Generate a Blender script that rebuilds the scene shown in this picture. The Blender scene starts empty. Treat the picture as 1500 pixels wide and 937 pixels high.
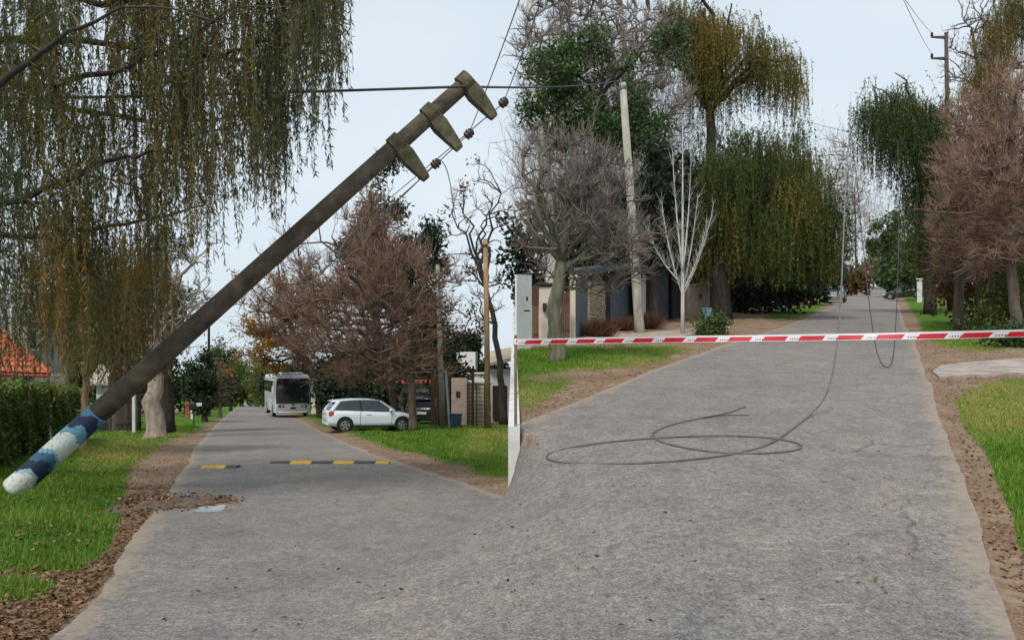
import bpy, math, numpy as np
from mathutils import Vector, Matrix
R = math.radians
rng = np.random.default_rng(7)
S = bpy.context.scene
COL = S.collection

# ------------------------------------------------------------------ camera, sky, sun, exposure
F, CX, HY = 1100.0, 750.0, 540.0            # focal length and horizon in photo pixels (1500 x 937)
cam_d = bpy.data.cameras.new('camera'); cam = bpy.data.objects.new('camera', cam_d); COL.objects.link(cam)
cam_d.sensor_width = 36.0; cam_d.lens = 36.0 * F / 1500.0
cam_d.shift_y = (HY - 468.5) / 1500.0
cam.location = (0, 0, 0); cam.rotation_euler = (R(90), 0, 0)
cam_d.clip_start = 0.1; cam_d.clip_end = 6000
S.camera = cam
S.view_settings.view_transform = 'Standard'; S.view_settings.look = 'None'
S.view_settings.exposure = 0.74; S.view_settings.gamma = 1.0
SUN_EL, SUN_AZ = 52, 205
W = bpy.data.worlds.new('World'); S.world = W; W.use_nodes = True
wn = W.node_tree; wn.nodes.clear()
o_ = wn.nodes.new('ShaderNodeOutputWorld'); bg = wn.nodes.new('ShaderNodeBackground')
sky = wn.nodes.new('ShaderNodeTexSky'); sky.sky_type = 'NISHITA'; sky.sun_disc = False
sky.sun_elevation = R(SUN_EL); sky.sun_rotation = R(SUN_AZ); sky.dust_density = 3.0; sky.air_density = 1.0
tc = wn.nodes.new('ShaderNodeTexCoord'); mp = wn.nodes.new('ShaderNodeMapping'); mp.inputs['Scale'].default_value = (1, 1, 2.2)
nz = wn.nodes.new('ShaderNodeTexNoise'); nz.inputs['Scale'].default_value = 1.6; nz.inputs['Detail'].default_value = 5
cr = wn.nodes.new('ShaderNodeValToRGB')
cr.color_ramp.elements[0].position = .3; cr.color_ramp.elements[0].color = (4.7, 5.65, 6.35, 1)
cr.color_ramp.elements[1].position = .7; cr.color_ramp.elements[1].color = (5.9, 6.5, 6.95, 1)
mx = wn.nodes.new('ShaderNodeMixRGB'); mx.inputs['Fac'].default_value = 0.86
wn.links.new(tc.outputs['Generated'], mp.inputs[0]); wn.links.new(mp.outputs[0], nz.inputs['Vector'])
wn.links.new(nz.outputs['Fac'], cr.inputs[0]); wn.links.new(sky.outputs[0], mx.inputs[1]); wn.links.new(cr.outputs[0], mx.inputs[2])
wn.links.new(mx.outputs[0], bg.inputs['Color']); bg.inputs['Strength'].default_value = 0.086
wn.links.new(bg.outputs[0], o_.inputs['Surface'])
sl = bpy.data.lights.new('sun', 'SUN'); sl.energy = 1.5; sl.angle = R(14); sl.color = (1, .96, .9)
so = bpy.data.objects.new('sun', sl); COL.objects.link(so)
so.rotation_euler = (R(90 - SUN_EL), 0, R(180 - SUN_AZ))

# ------------------------------------------------------------------ terrain: lower street falls away, upper street climbs, one fork in front
HL, HR = 1.45, 1.95                          # eye height over each street
SL, SR = (585 - HY) / F, (HY - 415) / F      # slopes of the lower and the upper street
SEAM = 753.0
def sstep(x): x = np.clip(x, 0, 1); return x * x * (3 - 2 * x)
def gz(X, Y):
    X = np.asarray(X, float); Y = np.asarray(Y, float)
    px = CX + X / np.maximum(Y, 2.5) * F
    w = 14 + 760 * np.clip((9.9 - Y) / 6.0, 0, 1)
    t = sstep((px - SEAM) / w + .5)
    t = np.where(Y > 9.9, (px >= SEAM) * 1.0, t)
    return (1 - t) * (-HL - SL * Y) + t * (-HR + SR * Y)
def at(px, py, Y): return np.array([(px - CX) / F * Y, Y, (HY - py) / F * Y])
def ground(px, py):
    """point of the ground seen at a photo pixel"""
    if px >= SEAM + 120 or (px >= SEAM and py < 625): Y = HR * F / (py - 415)
    elif px <= SEAM - 330 or (px < SEAM and py < 735): Y = HL * F / (py - 585)
    else:
        Ys = np.linspace(2, 60, 6000); z = gz((px - CX) / F * Ys, Ys)
        k = np.argmax((HY - py) / F * Ys <= z); Y = Ys[k]
    X = (px - CX) / F * Y
    return np.array([X, Y, float(gz(X, Y))])
def onground(px, Y):
    X = (px - CX) / F * Y
    return np.array([X, Y, float(gz(X, Y))])

# ------------------------------------------------------------------ materials
MATS = {}
def mat(name, cols, rough=.8, scale=4.0, bump=0.0, attr=False, transl=0.0, metal=0.0, coat=0.0, detail=6, stretch=None, spec=.3, bscale=None):
    if name in MATS: return MATS[name]
    m = bpy.data.materials.new(name); m.use_nodes = True; nt = m.node_tree; N = nt.nodes; L = nt.links
    b = N['Principled BSDF']; b.inputs['Roughness'].default_value = rough; b.inputs['Metallic'].default_value = metal
    b.inputs['Specular IOR Level'].default_value = spec
    if coat: b.inputs['Coat Weight'].default_value = coat; b.inputs['Coat Roughness'].default_value = .06
    t = N.new('ShaderNodeTexCoord'); src = t.outputs['Object']
    if stretch:
        q = N.new('ShaderNodeMapping'); q.inputs['Scale'].default_value = stretch; L.new(src, q.inputs[0]); src = q.outputs[0]
    n = N.new('ShaderNodeTexNoise'); n.inputs['Scale'].default_value = scale; n.inputs['Detail'].default_value = detail; n.inputs['Roughness'].default_value = .65
    L.new(src, n.inputs['Vector'])
    r = N.new('ShaderNodeValToRGB'); e = r.color_ramp.elements
    if len(cols) == 1: cols = [tuple(c * .86 for c in cols[0]), tuple(min(1, c * 1.1) for c in cols[0])]
    lo, hi = (.0, 1.0) if attr else (.32, .68)
    while len(e) < len(cols): e.new(.5)
    for i, c in enumerate(cols):
        e[i].position = lo + (hi - lo) * i / (len(cols) - 1); e[i].color = (*c, 1)
    if attr:
        a = N.new('ShaderNodeAttribute'); a.attribute_name = 'v'
        L.new(a.outputs['Fac'], r.inputs[0])
    else: L.new(n.outputs['Fac'], r.inputs[0])
    L.new(r.outputs[0], b.inputs['Base Color'])
    if bump:
        bp = N.new('ShaderNodeBump'); bp.inputs['Strength'].default_value = bump; bp.inputs['Distance'].default_value = .02
        nb = n
        if bscale:
            nb = N.new('ShaderNodeTexNoise'); nb.inputs['Scale'].default_value = bscale; nb.inputs['Detail'].default_value = 4; L.new(src, nb.inputs['Vector'])
        L.new(nb.outputs['Fac'], bp.inputs['Height']); L.new(bp.outputs[0], b.inputs['Normal'])
    if transl:
        tr = N.new('ShaderNodeBsdfTranslucent'); mxs = N.new('ShaderNodeMixShader'); mxs.inputs[0].default_value = transl
        L.new(r.outputs[0], tr.inputs['Color']); L.new(b.outputs[0], mxs.inputs[1]); L.new(tr.outputs[0], mxs.inputs[2])
        L.new(mxs.outputs[0], N['Material Output'].inputs['Surface'])
    MATS[name] = m; return m

# ------------------------------------------------------------------ mesh helpers
def tag(o, label=None, cat=None, group=None, kind=None):
    for k, v in (('label', label), ('category', cat), ('group', group), ('kind', kind)):
        if v: o[k] = v
    return o
def root(name, loc, label, cat, group=None, rz=0, rx=0, ry=0):
    o = bpy.data.objects.new(name, None); o.empty_display_size = .2; COL.objects.link(o)
    o.location = tuple(float(c) for c in loc); o.rotation_euler = (rx, ry, rz)
    return tag(o, label, cat, group)
def raw(name, v, f, m, parent=None, attr=None, smooth=False, local=False):
    """mesh from arrays of world points; f: (n,3) or (n,4) array or list of tuples"""
    v = np.asarray(v, float)
    if parent is not None and not local:
        top = parent
        while top.parent: top = top.parent
        v = v - np.array(top.location)
    me = bpy.data.meshes.new(name)
    if isinstance(f, np.ndarray):
        n, k = f.shape
        me.vertices.add(len(v)); me.vertices.foreach_set('co', v.ravel().astype(np.float32))
        me.loops.add(n * k); me.loops.foreach_set('vertex_index', f.ravel().astype(np.int32))
        me.polygons.add(n); me.polygons.foreach_set('loop_start', np.arange(0, n * k, k, dtype=np.int32))
        me.polygons.foreach_set('loop_total', np.full(n, k, np.int32))
    else: me.from_pydata([tuple(p) for p in v], [], f)
    if attr is not None:
        for an, av in (attr.items() if isinstance(attr, dict) else (('v', attr),)):
            a = me.attributes.new(an, 'FLOAT', 'POINT'); a.data.foreach_set('value', np.asarray(av, np.float32))
    me.update(calc_edges=True)
    if smooth: me.polygons.foreach_set('use_smooth', np.ones(len(me.polygons), bool))
    me.materials.append(m)
    o = bpy.data.objects.new(name, me); COL.objects.link(o)
    if parent is not None: o.parent = parent
    return o
class MB:
    def __init__(s): s.v = []; s.f = []
    def add(s, v, f):
        n = len(s.v); s.v += [tuple(float(c) for c in p) for p in v]; s.f += [tuple(i + n for i in q) for q in f]; return s
    def hexa(s, p):  # 8 points: bottom ring 0-3, top ring 4-7
        return s.add(p, [(3, 2, 1, 0), (4, 5, 6, 7), (0, 1, 5, 4), (1, 2, 6, 5), (2, 3, 7, 6), (3, 0, 4, 7)])
    def box(s, c, d, rz=0, b=0.0):
        x, y, z = d[0] / 2, d[1] / 2, d[2] / 2; ca, sa = math.cos(rz), math.sin(rz)
        def T(p): return (c[0] + p[0] * ca - p[1] * sa, c[1] + p[0] * sa + p[1] * ca, c[2] + p[2])
        if b <= 0:
            return s.hexa([T(p) for p in [(-x, -y, -z), (x, -y, -z), (x, y, -z), (-x, y, -z), (-x, -y, z), (x, -y, z), (x, y, z), (-x, y, z)]])
        rings = []
        for zz, i in ((-z, b), (-z + b, 0), (z - b, 0), (z, b)):
            xx, yy = x - i, y - i; bb = b
            rings.append([T(p) for p in [(-xx + bb, -yy, zz), (xx - bb, -yy, zz), (xx, -yy + bb, zz), (xx, yy - bb, zz), (xx - bb, yy, zz), (-xx + bb, yy, zz), (-xx, yy - bb, zz), (-xx, -yy + bb, zz)]])
        return s.loft(rings)
    def loft(s, rings, cap=True, close=True):
        n = len(rings[0]); v = [p for r in rings for p in r]; f = []
        for i in range(len(rings) - 1):
            for j in range(n if close else n - 1):
                a = i * n + j; b = i * n + (j + 1) % n
                f.append((a, b, b + n, a + n))
        if cap: f += [tuple(range(n - 1, -1, -1)), tuple(range((len(rings) - 1) * n, len(rings) * n))]
        return s.add(v, f)
    def tube(s, pts, rad, n=6, cap=True):
        pts = [np.asarray(p, float) for p in pts]; m = len(pts)
        if np.isscalar(rad): rad = [rad] * m
        rings = []; ref = None
        for i in range(m):
            d = pts[min(i + 1, m - 1)] - pts[max(i - 1, 0)]; d /= (np.linalg.norm(d) + 1e-9)
            if ref is None: ref = np.array([0, 0, 1.]) if abs(d[2]) < .9 else np.array([1., 0, 0])
            a = np.cross(d, ref); a /= (np.linalg.norm(a) + 1e-9); b = np.cross(d, a); ref = -np.cross(d, b) * 0 + np.cross(a, d)
            rings.append([pts[i] + rad[i] * (math.cos(2 * math.pi * k / n) * a + math.sin(2 * math.pi * k / n) * b) for k in range(n)])
        return s.loft(rings, cap)
    def lathe(s, o, ax, prof, n=12):
        """prof: list of (distance along ax, radius)"""
        o = np.asarray(o, float); ax = np.asarray(ax, float); ax = ax / np.linalg.norm(ax)
        return s.tube_frame(o, ax, prof, n)
    def tube_frame(s, o, ax, prof, n):
        ref = np.array([0, 0, 1.]) if abs(ax[2]) < .9 else np.array([1., 0, 0])
        a = np.cross(ax, ref); a /= np.linalg.norm(a); b = np.cross(ax, a)
        return s.loft([[o + ax * t + r * (math.cos(2 * math.pi * k / n) * a + math.sin(2 * math.pi * k / n) * b) for k in range(n)] for t, r in prof])
    def build(s, name, m, parent=None, smooth=False, local=False):
        return raw(name, s.v, s.f, m, parent, smooth=smooth, local=local)

def prisms(P0, P1, r0, r1, n=3):
    """many separate tapered prisms -> verts, quads"""
    d = P1 - P0; d /= (np.linalg.norm(d, axis=1, keepdims=True) + 1e-9)
    ref = np.where(np.abs(d[:, 2:3]) < .8, np.array([[0, 0, 1.]]), np.array([[1., 0, 0]]))
    a = np.cross(d, ref); a /= (np.linalg.norm(a, axis=1, keepdims=True) + 1e-9); b = np.cross(d, a)
    V = []
    for P, r in ((P0, r0), (P1, r1)):
        for k in range(n):
            t = 2 * math.pi * k / n
            V.append(P + r[:, None] * (math.cos(t) * a + math.sin(t) * b))
    V = np.stack(V, 1)                                    # (N, 2n, 3)
    base = np.arange(len(P0))[:, None] * 2 * n
    Q = [base + np.array([[k, (k + 1) % n, n + (k + 1) % n, n + k]]) for k in range(n)]
    return V.reshape(-1, 3), np.concatenate(Q, 0)
def leaves(C, D, ln, wd, v, flat=0.0):
    """diamond leaves: base C, direction D (unit), -> verts, quads, attr"""
    n = len(C); rnd = rng.normal(size=(n, 3)); rnd[:, 2] += flat
    s = np.cross(D, rnd); s /= (np.linalg.norm(s, axis=1, keepdims=True) + 1e-9)
    nrm = np.cross(D, s)
    ln = np.broadcast_to(ln, (n,))[:, None]; wd = np.broadcast_to(wd, (n,))[:, None]
    mid = C + D * ln * .45 + nrm * ln * .06
    V = np.stack([C, mid + s * wd * .5, C + D * ln, mid - s * wd * .5], 1).reshape(-1, 3)
    return V, np.arange(4 * n).reshape(-1, 4), np.repeat(v, 4)
def unit(a): return a / (np.linalg.norm(a, axis=-1, keepdims=True) + 1e-9)

# ------------------------------------------------------------------ ground surfaces
def poly_sd(px, py, P):
    """signed distance (positive inside) to a polygon, in photo pixels"""
    P = np.asarray(P, float); d = np.full(px.shape, 1e9); ins = np.zeros(px.shape, bool)
    for i in range(len(P)):
        a, b = P[i - 1], P[i]; e = b - a
        t = np.clip(((px - a[0]) * e[0] + (py - a[1]) * e[1]) / (e @ e), 0, 1)
        d = np.minimum(d, np.hypot(px - a[0] - t * e[0], py - a[1] - t * e[1]))
        c = ((a[1] > py) != (b[1] > py)) & (px < (b[0] - a[0]) * (py - a[1]) / (b[1] - a[1] + 1e-12) + a[0]); ins ^= c
    return np.where(ins, d, -d)
GRASS = [
    [(-900, 1100), (-900, 600), (130, 600), (250, 606), (352, 589), (347, 598), (318, 615), (262, 640), (232, 655), (196, 684), (182, 712), (174, 765), (158, 806), (110, 838), (30, 842), (-60, 850)],
    [(-60, 866), (50, 852), (82, 862), (46, 886), (-60, 902)],
    [(420, 600), (760, 600), (760, 707), (742, 703), (640, 676), (560, 652), (528, 640), (470, 622)],
    [(740, 508), (840, 506), (1012, 513), (960, 532), (880, 546), (740, 552)],
    [(740, 560), (838, 561), (815, 580), (775, 598), (740, 606)],
    [(1120, 470), (1135, 450), (1215, 441), (1205, 452), (1170, 466)],
    [(1316, 424), (1400, 424), (2200, 470), (2200, 500), (1500, 512), (1410, 516), (1370, 505), (1352, 485), (1335, 455)],
    [(1400, 586), (1440, 566), (1500, 556), (2300, 560), (2300, 1300), (1580, 1000), (1500, 815), (1474, 735), (1440, 662), (1408, 620)],
]
def grass_mask(px, py):
    d = np.full(np.shape(px), -1e9)
    for P in GRASS: d = np.maximum(d, poly_sd(px, py, P))
    return np.clip(.5 + d / 26.0, 0, 1)
def project(X, Y, Z): return CX + X / Y * F, HY - Z / Y * F

g = bpy.data.materials.new('verge_ground'); g.use_nodes = True
nt = g.node_tree; N = nt.nodes; L = nt.links; b = N['Principled BSDF']; b.inputs['Roughness'].default_value = .95; b.inputs['Specular IOR Level'].default_value = .1
tcn = N.new('ShaderNodeTexCoord')
def tex(scale, det=6, ro=.65):
    n = N.new('ShaderNodeTexNoise'); n.inputs['Scale'].default_value = scale; n.inputs['Detail'].default_value = det; n.inputs['Roughness'].default_value = ro
    L.new(tcn.outputs['Object'], n.inputs['Vector']); return n
def ramp(src, stops):
    r = N.new('ShaderNodeValToRGB'); e = r.color_ramp.elements
    while len(e) < len(stops): e.new(.5)
    for i, (p, c) in enumerate(stops): e[i].position = p; e[i].color = (*c, 1)
    L.new(src, r.inputs[0]); return r
def mixc(fac, a, bb, blend='MIX'):
    m_ = N.new('ShaderNodeMixRGB'); m_.blend_type = blend
    for i, s in ((0, fac), (1, a), (2, bb)):
        if isinstance(s, float): m_.inputs[i].default_value = s
        elif isinstance(s, tuple): m_.inputs[i].default_value = (*s, 1)
        else: L.new(s, m_.inputs[i])
    return m_.outputs[0]
def mth(op, a, bb):
    m_ = N.new('ShaderNodeMath'); m_.operation = op
    for i, s in ((0, a), (1, bb)):
        if isinstance(s, (int, float)): m_.inputs[i].default_value = s
        else: L.new(s, m_.inputs[i])
    return m_.outputs[0]
n1, n2, n3, n4 = tex(1.3), tex(9.0), tex(45.0, 4), tex(.45, 3)
dirt = ramp(n2.outputs['Fac'], [(.25, (.15, .098, .066)), (.5, (.27, .185, .128)), (.75, (.40, .30, .215))]).outputs[0]
litter = ramp(n3.outputs['Fac'], [(.35, (.09, .055, .035)), (.5, (.21, .132, .085)), (.68, (.35, .235, .15))]).outputs[0]
dirt = mixc(ramp(n1.outputs['Fac'], [(.42, (0, 0, 0)), (.6, (1, 1, 1))]).outputs[0], dirt, litter)
grs = ramp(n3.outputs['Fac'], [(.3, (.03, .07, .008)), (.55, (.085, .165, .016)), (.75, (.15, .235, .035))]).outputs[0]
dry = ramp(n3.outputs['Fac'], [(.3, (.10, .085, .025)), (.7, (.27, .235, .085))]).outputs[0]
ad = N.new('ShaderNodeAttribute'); ad.attribute_name = 'dry'
grs = mixc(mth('MULTIPLY', ad.outputs['Fac'], ramp(n1.outputs['Fac'], [(.35, (.2, .2, .2)), (.6, (1, 1, 1))]).outputs[0]), grs, dry)
ag = N.new('ShaderNodeAttribute'); ag.attribute_name = 'grass'
k = mth('ADD', ag.outputs['Fac'], mth('MULTIPLY', mth('SUBTRACT', n2.outputs['Fac'], .5), 1.1))
k = mth('ADD', k, mth('MULTIPLY', mth('SUBTRACT', n1.outputs['Fac'], .5), 1.0))
k = ramp(k, [(.44, (0, 0, 0)), (.56, (1, 1, 1))]).outputs[0]
L.new(mixc(k, dirt, grs), b.inputs['Base Color'])
bp = N.new('ShaderNodeBump'); bp.inputs['Strength'].default_value = .7; bp.inputs['Distance'].default_value = .03
L.new(n3.outputs['Fac'], bp.inputs['Height']); L.new(bp.outputs[0], b.inputs['Normal'])

a = bpy.data.materials.new('worn_asphalt'); a.use_nodes = True
nt = a.node_tree; N = nt.nodes; L = nt.links; b = N['Principled BSDF']; b.inputs['Specular IOR Level'].default_value = .22
tcn = N.new('ShaderNodeTexCoord')
n1, n2, n3, n4 = tex(.35, 4), tex(2.2, 5), tex(60., 4, .85), tex(16., 5, .75)
base = ramp(n3.outputs['Fac'], [(.28, (.062, .053, .046)), (.5, (.21, .189, .172)), (.72, (.44, .40, .365))]).outputs[0]
grit = ramp(n4.outputs['Fac'], [(.32, (.58, .57, .56)), (.5, (.96, .95, .94)), (.68, (1.28, 1.26, 1.22))]).outputs[0]
base = mixc(1.0, base, grit, 'MULTIPLY')
pat = ramp(n2.outputs['Fac'], [(.3, (.80, .80, .82)), (.5, (1, 1, 1)), (.7, (1.17, 1.14, 1.10))]).outputs[0]
big = ramp(n1.outputs['Fac'], [(.35, (.88, .9, .94)), (.65, (1.12, 1.09, 1.06))]).outputs[0]
base = mixc(1.0, mixc(1.0, base, pat, 'MULTIPLY'), big, 'MULTIPLY')
# long streaks: scuffs and pale flecks across the lane
mpn = N.new('ShaderNodeMapping'); mpn.inputs['Scale'].default_value = (2.2, 9.0, 1); L.new(tcn.outputs['Object'], mpn.inputs[0])
ns = N.new('ShaderNodeTexNoise'); ns.inputs['Scale'].default_value = 2.0; ns.inputs['Detail'].default_value = 3; L.new(mpn.outputs[0], ns.inputs['Vector'])
fl = ramp(ns.outputs['Fac'], [(.66, (0, 0, 0)), (.74, (.55, .55, .55))]).outputs[0]
base = mixc(fl, base, (.40, .36, .33))
# thin meandering cracks
vo = N.new('ShaderNodeTexVoronoi'); vo.feature = 'DISTANCE_TO_EDGE'; vo.inputs['Scale'].default_value = .55
wv = mixc(.25, tcn.outputs['Object'], n2.outputs['Color']); L.new(wv, vo.inputs['Vector'])
ck = mth('MULTIPLY', ramp(vo.outputs['Distance'], [(.0, (1, 1, 1)), (.012, (0, 0, 0))]).outputs[0], ramp(n1.outputs['Fac'], [(.52, (0, 0, 0)), (.62, (.6, .6, .6))]).outputs[0])
base = mixc(ck, base, (.05, .047, .045))
ae = N.new('ShaderNodeAttribute'); ae.attribute_name = 'edge'
ke = mth('ADD', ae.outputs['Fac'], mth('MULTIPLY', mth('SUBTRACT', n2.outputs['Fac'], .5), 1.1))
ke = mth('ADD', ke, mth('MULTIPLY', mth('SUBTRACT', n4.outputs['Fac'], .5), .7))
base = mixc(ramp(ke, [(.45, (0, 0, 0)), (.95, (.9, .9, .9))]).outputs[0], base, mixc(n4.outputs['Fac'], (.20, .15, .11), (.40, .33, .265)))
L.new(base, b.inputs['Base Color']); b.inputs['Roughness'].default_value = .82
bp = N.new('ShaderNodeBump'); bp.inputs['Strength'].default_value = .55; bp.inputs['Distance'].default_value = .012
L.new(n3.outputs['Fac'], bp.inputs['Height']); L.new(bp.outputs[0], b.inputs['Normal'])
M_ROAD, M_VERGE = a, g

# street edges traced in the photograph, turned into ground points
def edge(pts, vp):
    P = np.array([ground(*p) for p in pts]); P = P[np.argsort(P[:, 1])]
    return P[:, 1], P[:, 0]
L_L = edge([(60, 960), (88, 930), (135, 885), (165, 845), (190, 800), (222, 757), (250, 722), (268, 692), (290, 652), (318, 621), (338, 603), (350, 594)], 0)
L_R = edge([(384, 594), (412, 604), (442, 617), (478, 636), (550, 667), (640, 696), (700, 717), (744, 733)], 0)
R_L = edge([(1278, 422), (1262, 428), (1240, 437), (1215, 451), (1180, 467), (1130, 485), (1050, 509), (950, 546), (880, 574), (766, 620)], 0)
R_R = edge([(1304, 424), (1313, 437), (1319, 455), (1327, 480), (1340, 504), (1356, 545), (1376, 600), (1402, 680), (1422, 740), (1450, 830), (1480, 900), (1500, 950)], 0)
def eX(e, Y): 
    Y = np.asarray(Y, float); x = np.interp(Y, e[0], e[1])
    s1 = (e[1][-1] - e[1][-2]) / (e[0][-1] - e[0][-2]); s0 = (e[1][2] - e[1][0]) / (e[0][2] - e[0][0])
    x = np.where(Y > e[0][-1], e[1][-1] + s1 * (Y - e[0][-1]), x); return np.where(Y < e[0][0], e[1][0] + s0 * (Y - e[0][0]), x)
YS = np.concatenate([np.linspace(.4, 3, 14), np.geomspace(3.05, 420, 460)])
_wn = np.random.default_rng(3).normal(size=(5, 4000))
def wob(Y, s):
    o = 0
    for sc, am in ((.7, .035), (2.3, .012), (7.0, .010)): o = o + am * np.interp((Y * sc) % 3990, np.arange(4000), _wn[s])
    return o
def strip(name, e0, e1, side):
    Y = YS; seam = (SEAM - CX) / F * Y
    if side == 'L': x0 = eX(e0, Y) + wob(Y, 1); x1 = np.where(Y < L_R[0][0] + .1, seam, np.minimum(eX(e1, Y) + wob(Y, 2), seam))
    else: x0 = np.where(Y < R_L[0][0] - .1, seam, np.maximum(eX(e0, Y) + wob(Y, 3), seam)); x1 = eX(e1, Y) + wob(Y, 4)
    n = 41; u = np.linspace(0, 1, n); X = x0[:, None] + (x1 - x0)[:, None] * u; YY = np.repeat(Y[:, None], n, 1)
    Z = np.where((YY > 9.9), (-HL - SL * YY) if side == 'L' else (-HR + SR * YY), gz(X, YY)) + .02
    e = np.zeros_like(X); wd = .5
    dl = X - x0[:, None]; dr = x1[:, None] - X
    if side == 'L': dr = np.where(YY < L_R[0][0] + .1, 9, dr)
    else: dl = np.where(YY < R_L[0][0] - .1, 9, dl)
    e = np.clip(1 - np.minimum(dl, dr) / wd, 0, 1)
    i = np.arange(len(Y) - 1)[:, None] * n + np.arange(n - 1)[None]; i = i.ravel()
    f = np.stack([i, i + 1, i + 1 + n, i + n], 1)
    o = raw(name, np.stack([X, YY, Z], 2).reshape(-1, 3), f, M_ROAD, attr={'edge': e.ravel()}, smooth=True)
    tag(o, kind='structure'); return o
strip('road', L_L, L_R, 'L'); strip('road', R_L, R_R, 'R')
SLABS = [[(1366, 547), (1378, 538), (1420, 533), (1490, 528), (1575, 524), (1580, 545), (1500, 549), (1430, 552), (1376, 555)],
         [(757, 514), (762, 506), (800, 500), (900, 492), (1000, 484), (1060, 478), (1075, 481), (1010, 492), (960, 500), (880, 505), (800, 508), (770, 511)]]
def terrain(name, side):
    Y = np.concatenate([np.linspace(.3, 3, 8), np.geomspace(3.05, 420, 270), np.geomspace(450, 2600, 14)])
    px = np.concatenate([np.linspace(-2600, -260, 30), np.linspace(-250, SEAM, 200)]) if side == 'L' else np.concatenate([np.linspace(SEAM, 1750, 200), np.linspace(1760, 4100, 30)])
    P, YY = np.meshgrid(px, Y); X = (P - CX) / F * YY
    Z = np.where(YY > 9.9, (-HL - SL * YY) if side == 'L' else (-HR + SR * YY), gz(X, YY))
    far = np.clip((YY - 420) / 2000, 0, 1); Z = Z * (1 - far) + (-25 if side == 'L' else 44) * far
    _, PY = project(X, YY, Z); gm = grass_mask(P, PY)
    gm = np.where(YY > 180, .9, gm)
    # small uneven humps on the verges, none under the streets
    if side == 'L': dist = np.maximum(eX(L_L, YY) - X, X - eX(L_R, YY)); dist = np.where((YY < 11) & (X > eX(L_L, YY)), -1, dist)
    else: dist = np.maximum(eX(R_L, YY) - X, X - eX(R_R, YY)); dist = np.where((YY < 10.6) & (X < eX(R_R, YY)), -1, dist)
    h = np.clip(dist / 1.2, 0, 1) * (.05 * np.sin(X * 2.3 + 1) * np.sin(YY * 1.1) + .03 * np.sin(X * 5.1 + YY * 2.7) + .05)
    if side == 'L':   # ditch and grassy hump in front of the gates
        h += np.clip(dist / 1.0, 0, 1) * (.30 * np.exp(-((P - 715) / 45) ** 2 - ((PY - 655) / 14) ** 2) - .16 * np.exp(-((P - 625) / 55) ** 2 - ((PY - 648) / 9) ** 2))
    for q in SLABS: h = h * np.clip(-(poly_sd(P, PY, q) + 2) / 14, 0, 1)
    Z = Z + h
    dry = np.zeros_like(X)
    for q in ([(120, 650), (260, 644), (200, 690), (120, 690)], [(690, 632), (760, 632), (760, 672), (690, 665)], [(740, 575), (850, 560), (780, 602), (740, 612)], [(860, 545), (1010, 512), (1010, 530), (900, 545)], [(1350, 512), (2200, 498), (2200, 530), (1360, 530)], [(1380, 560), (1700, 545), (1700, 640), (1430, 640)]):
        dry = np.maximum(dry, np.clip(.6 + poly_sd(P, PY, q) / 40, 0, 1))
    n = len(px); i = (np.arange(len(Y) - 1)[:, None] * n + np.arange(n - 1)[None]).ravel()
    f = np.stack([i, i + 1, i + 1 + n, i + n], 1)
    o = raw(name, np.stack([X, YY, Z], 2).reshape(-1, 3), f, M_VERGE, attr={'grass': gm.ravel(), 'dry': dry.ravel()}, smooth=True)
    tag(o, kind='structure'); return dict(X=X, Y=YY, Z=Z, P=P, PY=PY, g=gm, dry=dry, dist=dist)
TL = terrain('ground', 'L'); TR = terrain('ground', 'R')

# ------------------------------------------------------------------ low retaining wall where the two streets part
M_CONC = mat('pale_render', [(.50, .49, .47), (.68, .67, .65)], .85, 3.0, .3, bscale=40)
def retaining_wall():
    r0 = root('retaining_wall', onground(SEAM - 6, 10.2), 'low pale rendered retaining wall between the lower and the climbing street', 'wall')
    ys = np.concatenate([[9.7], np.arange(12, 61, 3.0)])
    for i in range(len(ys) - 1):
        y0, y1 = ys[i] , ys[i + 1] - .015; m = MB(); p = []
        for top in (0, 1):
            for y, s in ((y0, -1), (y0, 1), (y1, 1), (y1, -1)):
                x = (SEAM - CX) / F * y + s * .075
                p.append((x, y, (-HR + SR * y + .10) if top else (-HL - SL * y - .3)))
        m.hexa(p); m.build('panel', M_CONC, r0)
    return r0
retaining_wall()

# ------------------------------------------------------------------ trees
def bark(name, c0, c1): return mat(name, [c0, c1], .95, 7, .8, stretch=(1, 1, .25), bscale=16)
B_BROWN = bark('bark_brown', (.05, .038, .03), (.15, .115, .09)); B_DARK = bark('bark_dark', (.018, .015, .013), (.06, .05, .04))
B_PALE = bark('bark_pale', (.20, .15, .12), (.42, .34, .28)); B_WHITE = bark('bark_white', (.38, .36, .34), (.62, .6, .57))
B_TAN = bark('bark_tan', (.22, .14, .07), (.40, .28, .16)); B_MOSS = bark('bark_mossy', (.06, .06, .035), (.2, .19, .13))
T_RED = mat('twig_redbrown', [(.10, .055, .038), (.21, .125, .088), (.34, .225, .165)], .95, attr=True)
T_GREY = mat('twig_grey', [(.12, .095, .08), (.24, .195, .165), (.4, .35, .31)], .95, attr=True)
T_BROWN = mat('twig_brown', [(.07, .05, .036), (.16, .12, .088), (.27, .21, .16)], .95, attr=True)
T_WHITE = mat('twig_white', [(.22, .2, .18), (.4, .37, .34), (.58, .55, .52)], .95, attr=True)
LF_WILLOW = mat('leaf_willow', [(.035, .075, .03), (.085, .115, .035), (.19, .155, .04), (.34, .19, .04)], .6, attr=True, transl=.5)
LF_WGREEN = mat('leaf_willow_green', [(.022, .065, .016), (.055, .115, .022), (.14, .16, .026), (.27, .20, .035)], .6, attr=True, transl=.45)
LF_WGOLD = mat('leaf_willow_gold', [(.045, .075, .016), (.14, .14, .022), (.25, .185, .026), (.36, .22, .04)], .6, attr=True, transl=.45)
LF_DARK = mat('leaf_dark', [(.008, .018, .008), (.02, .038, .016), (.045, .066, .026)], .6, attr=True, transl=.2)
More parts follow.
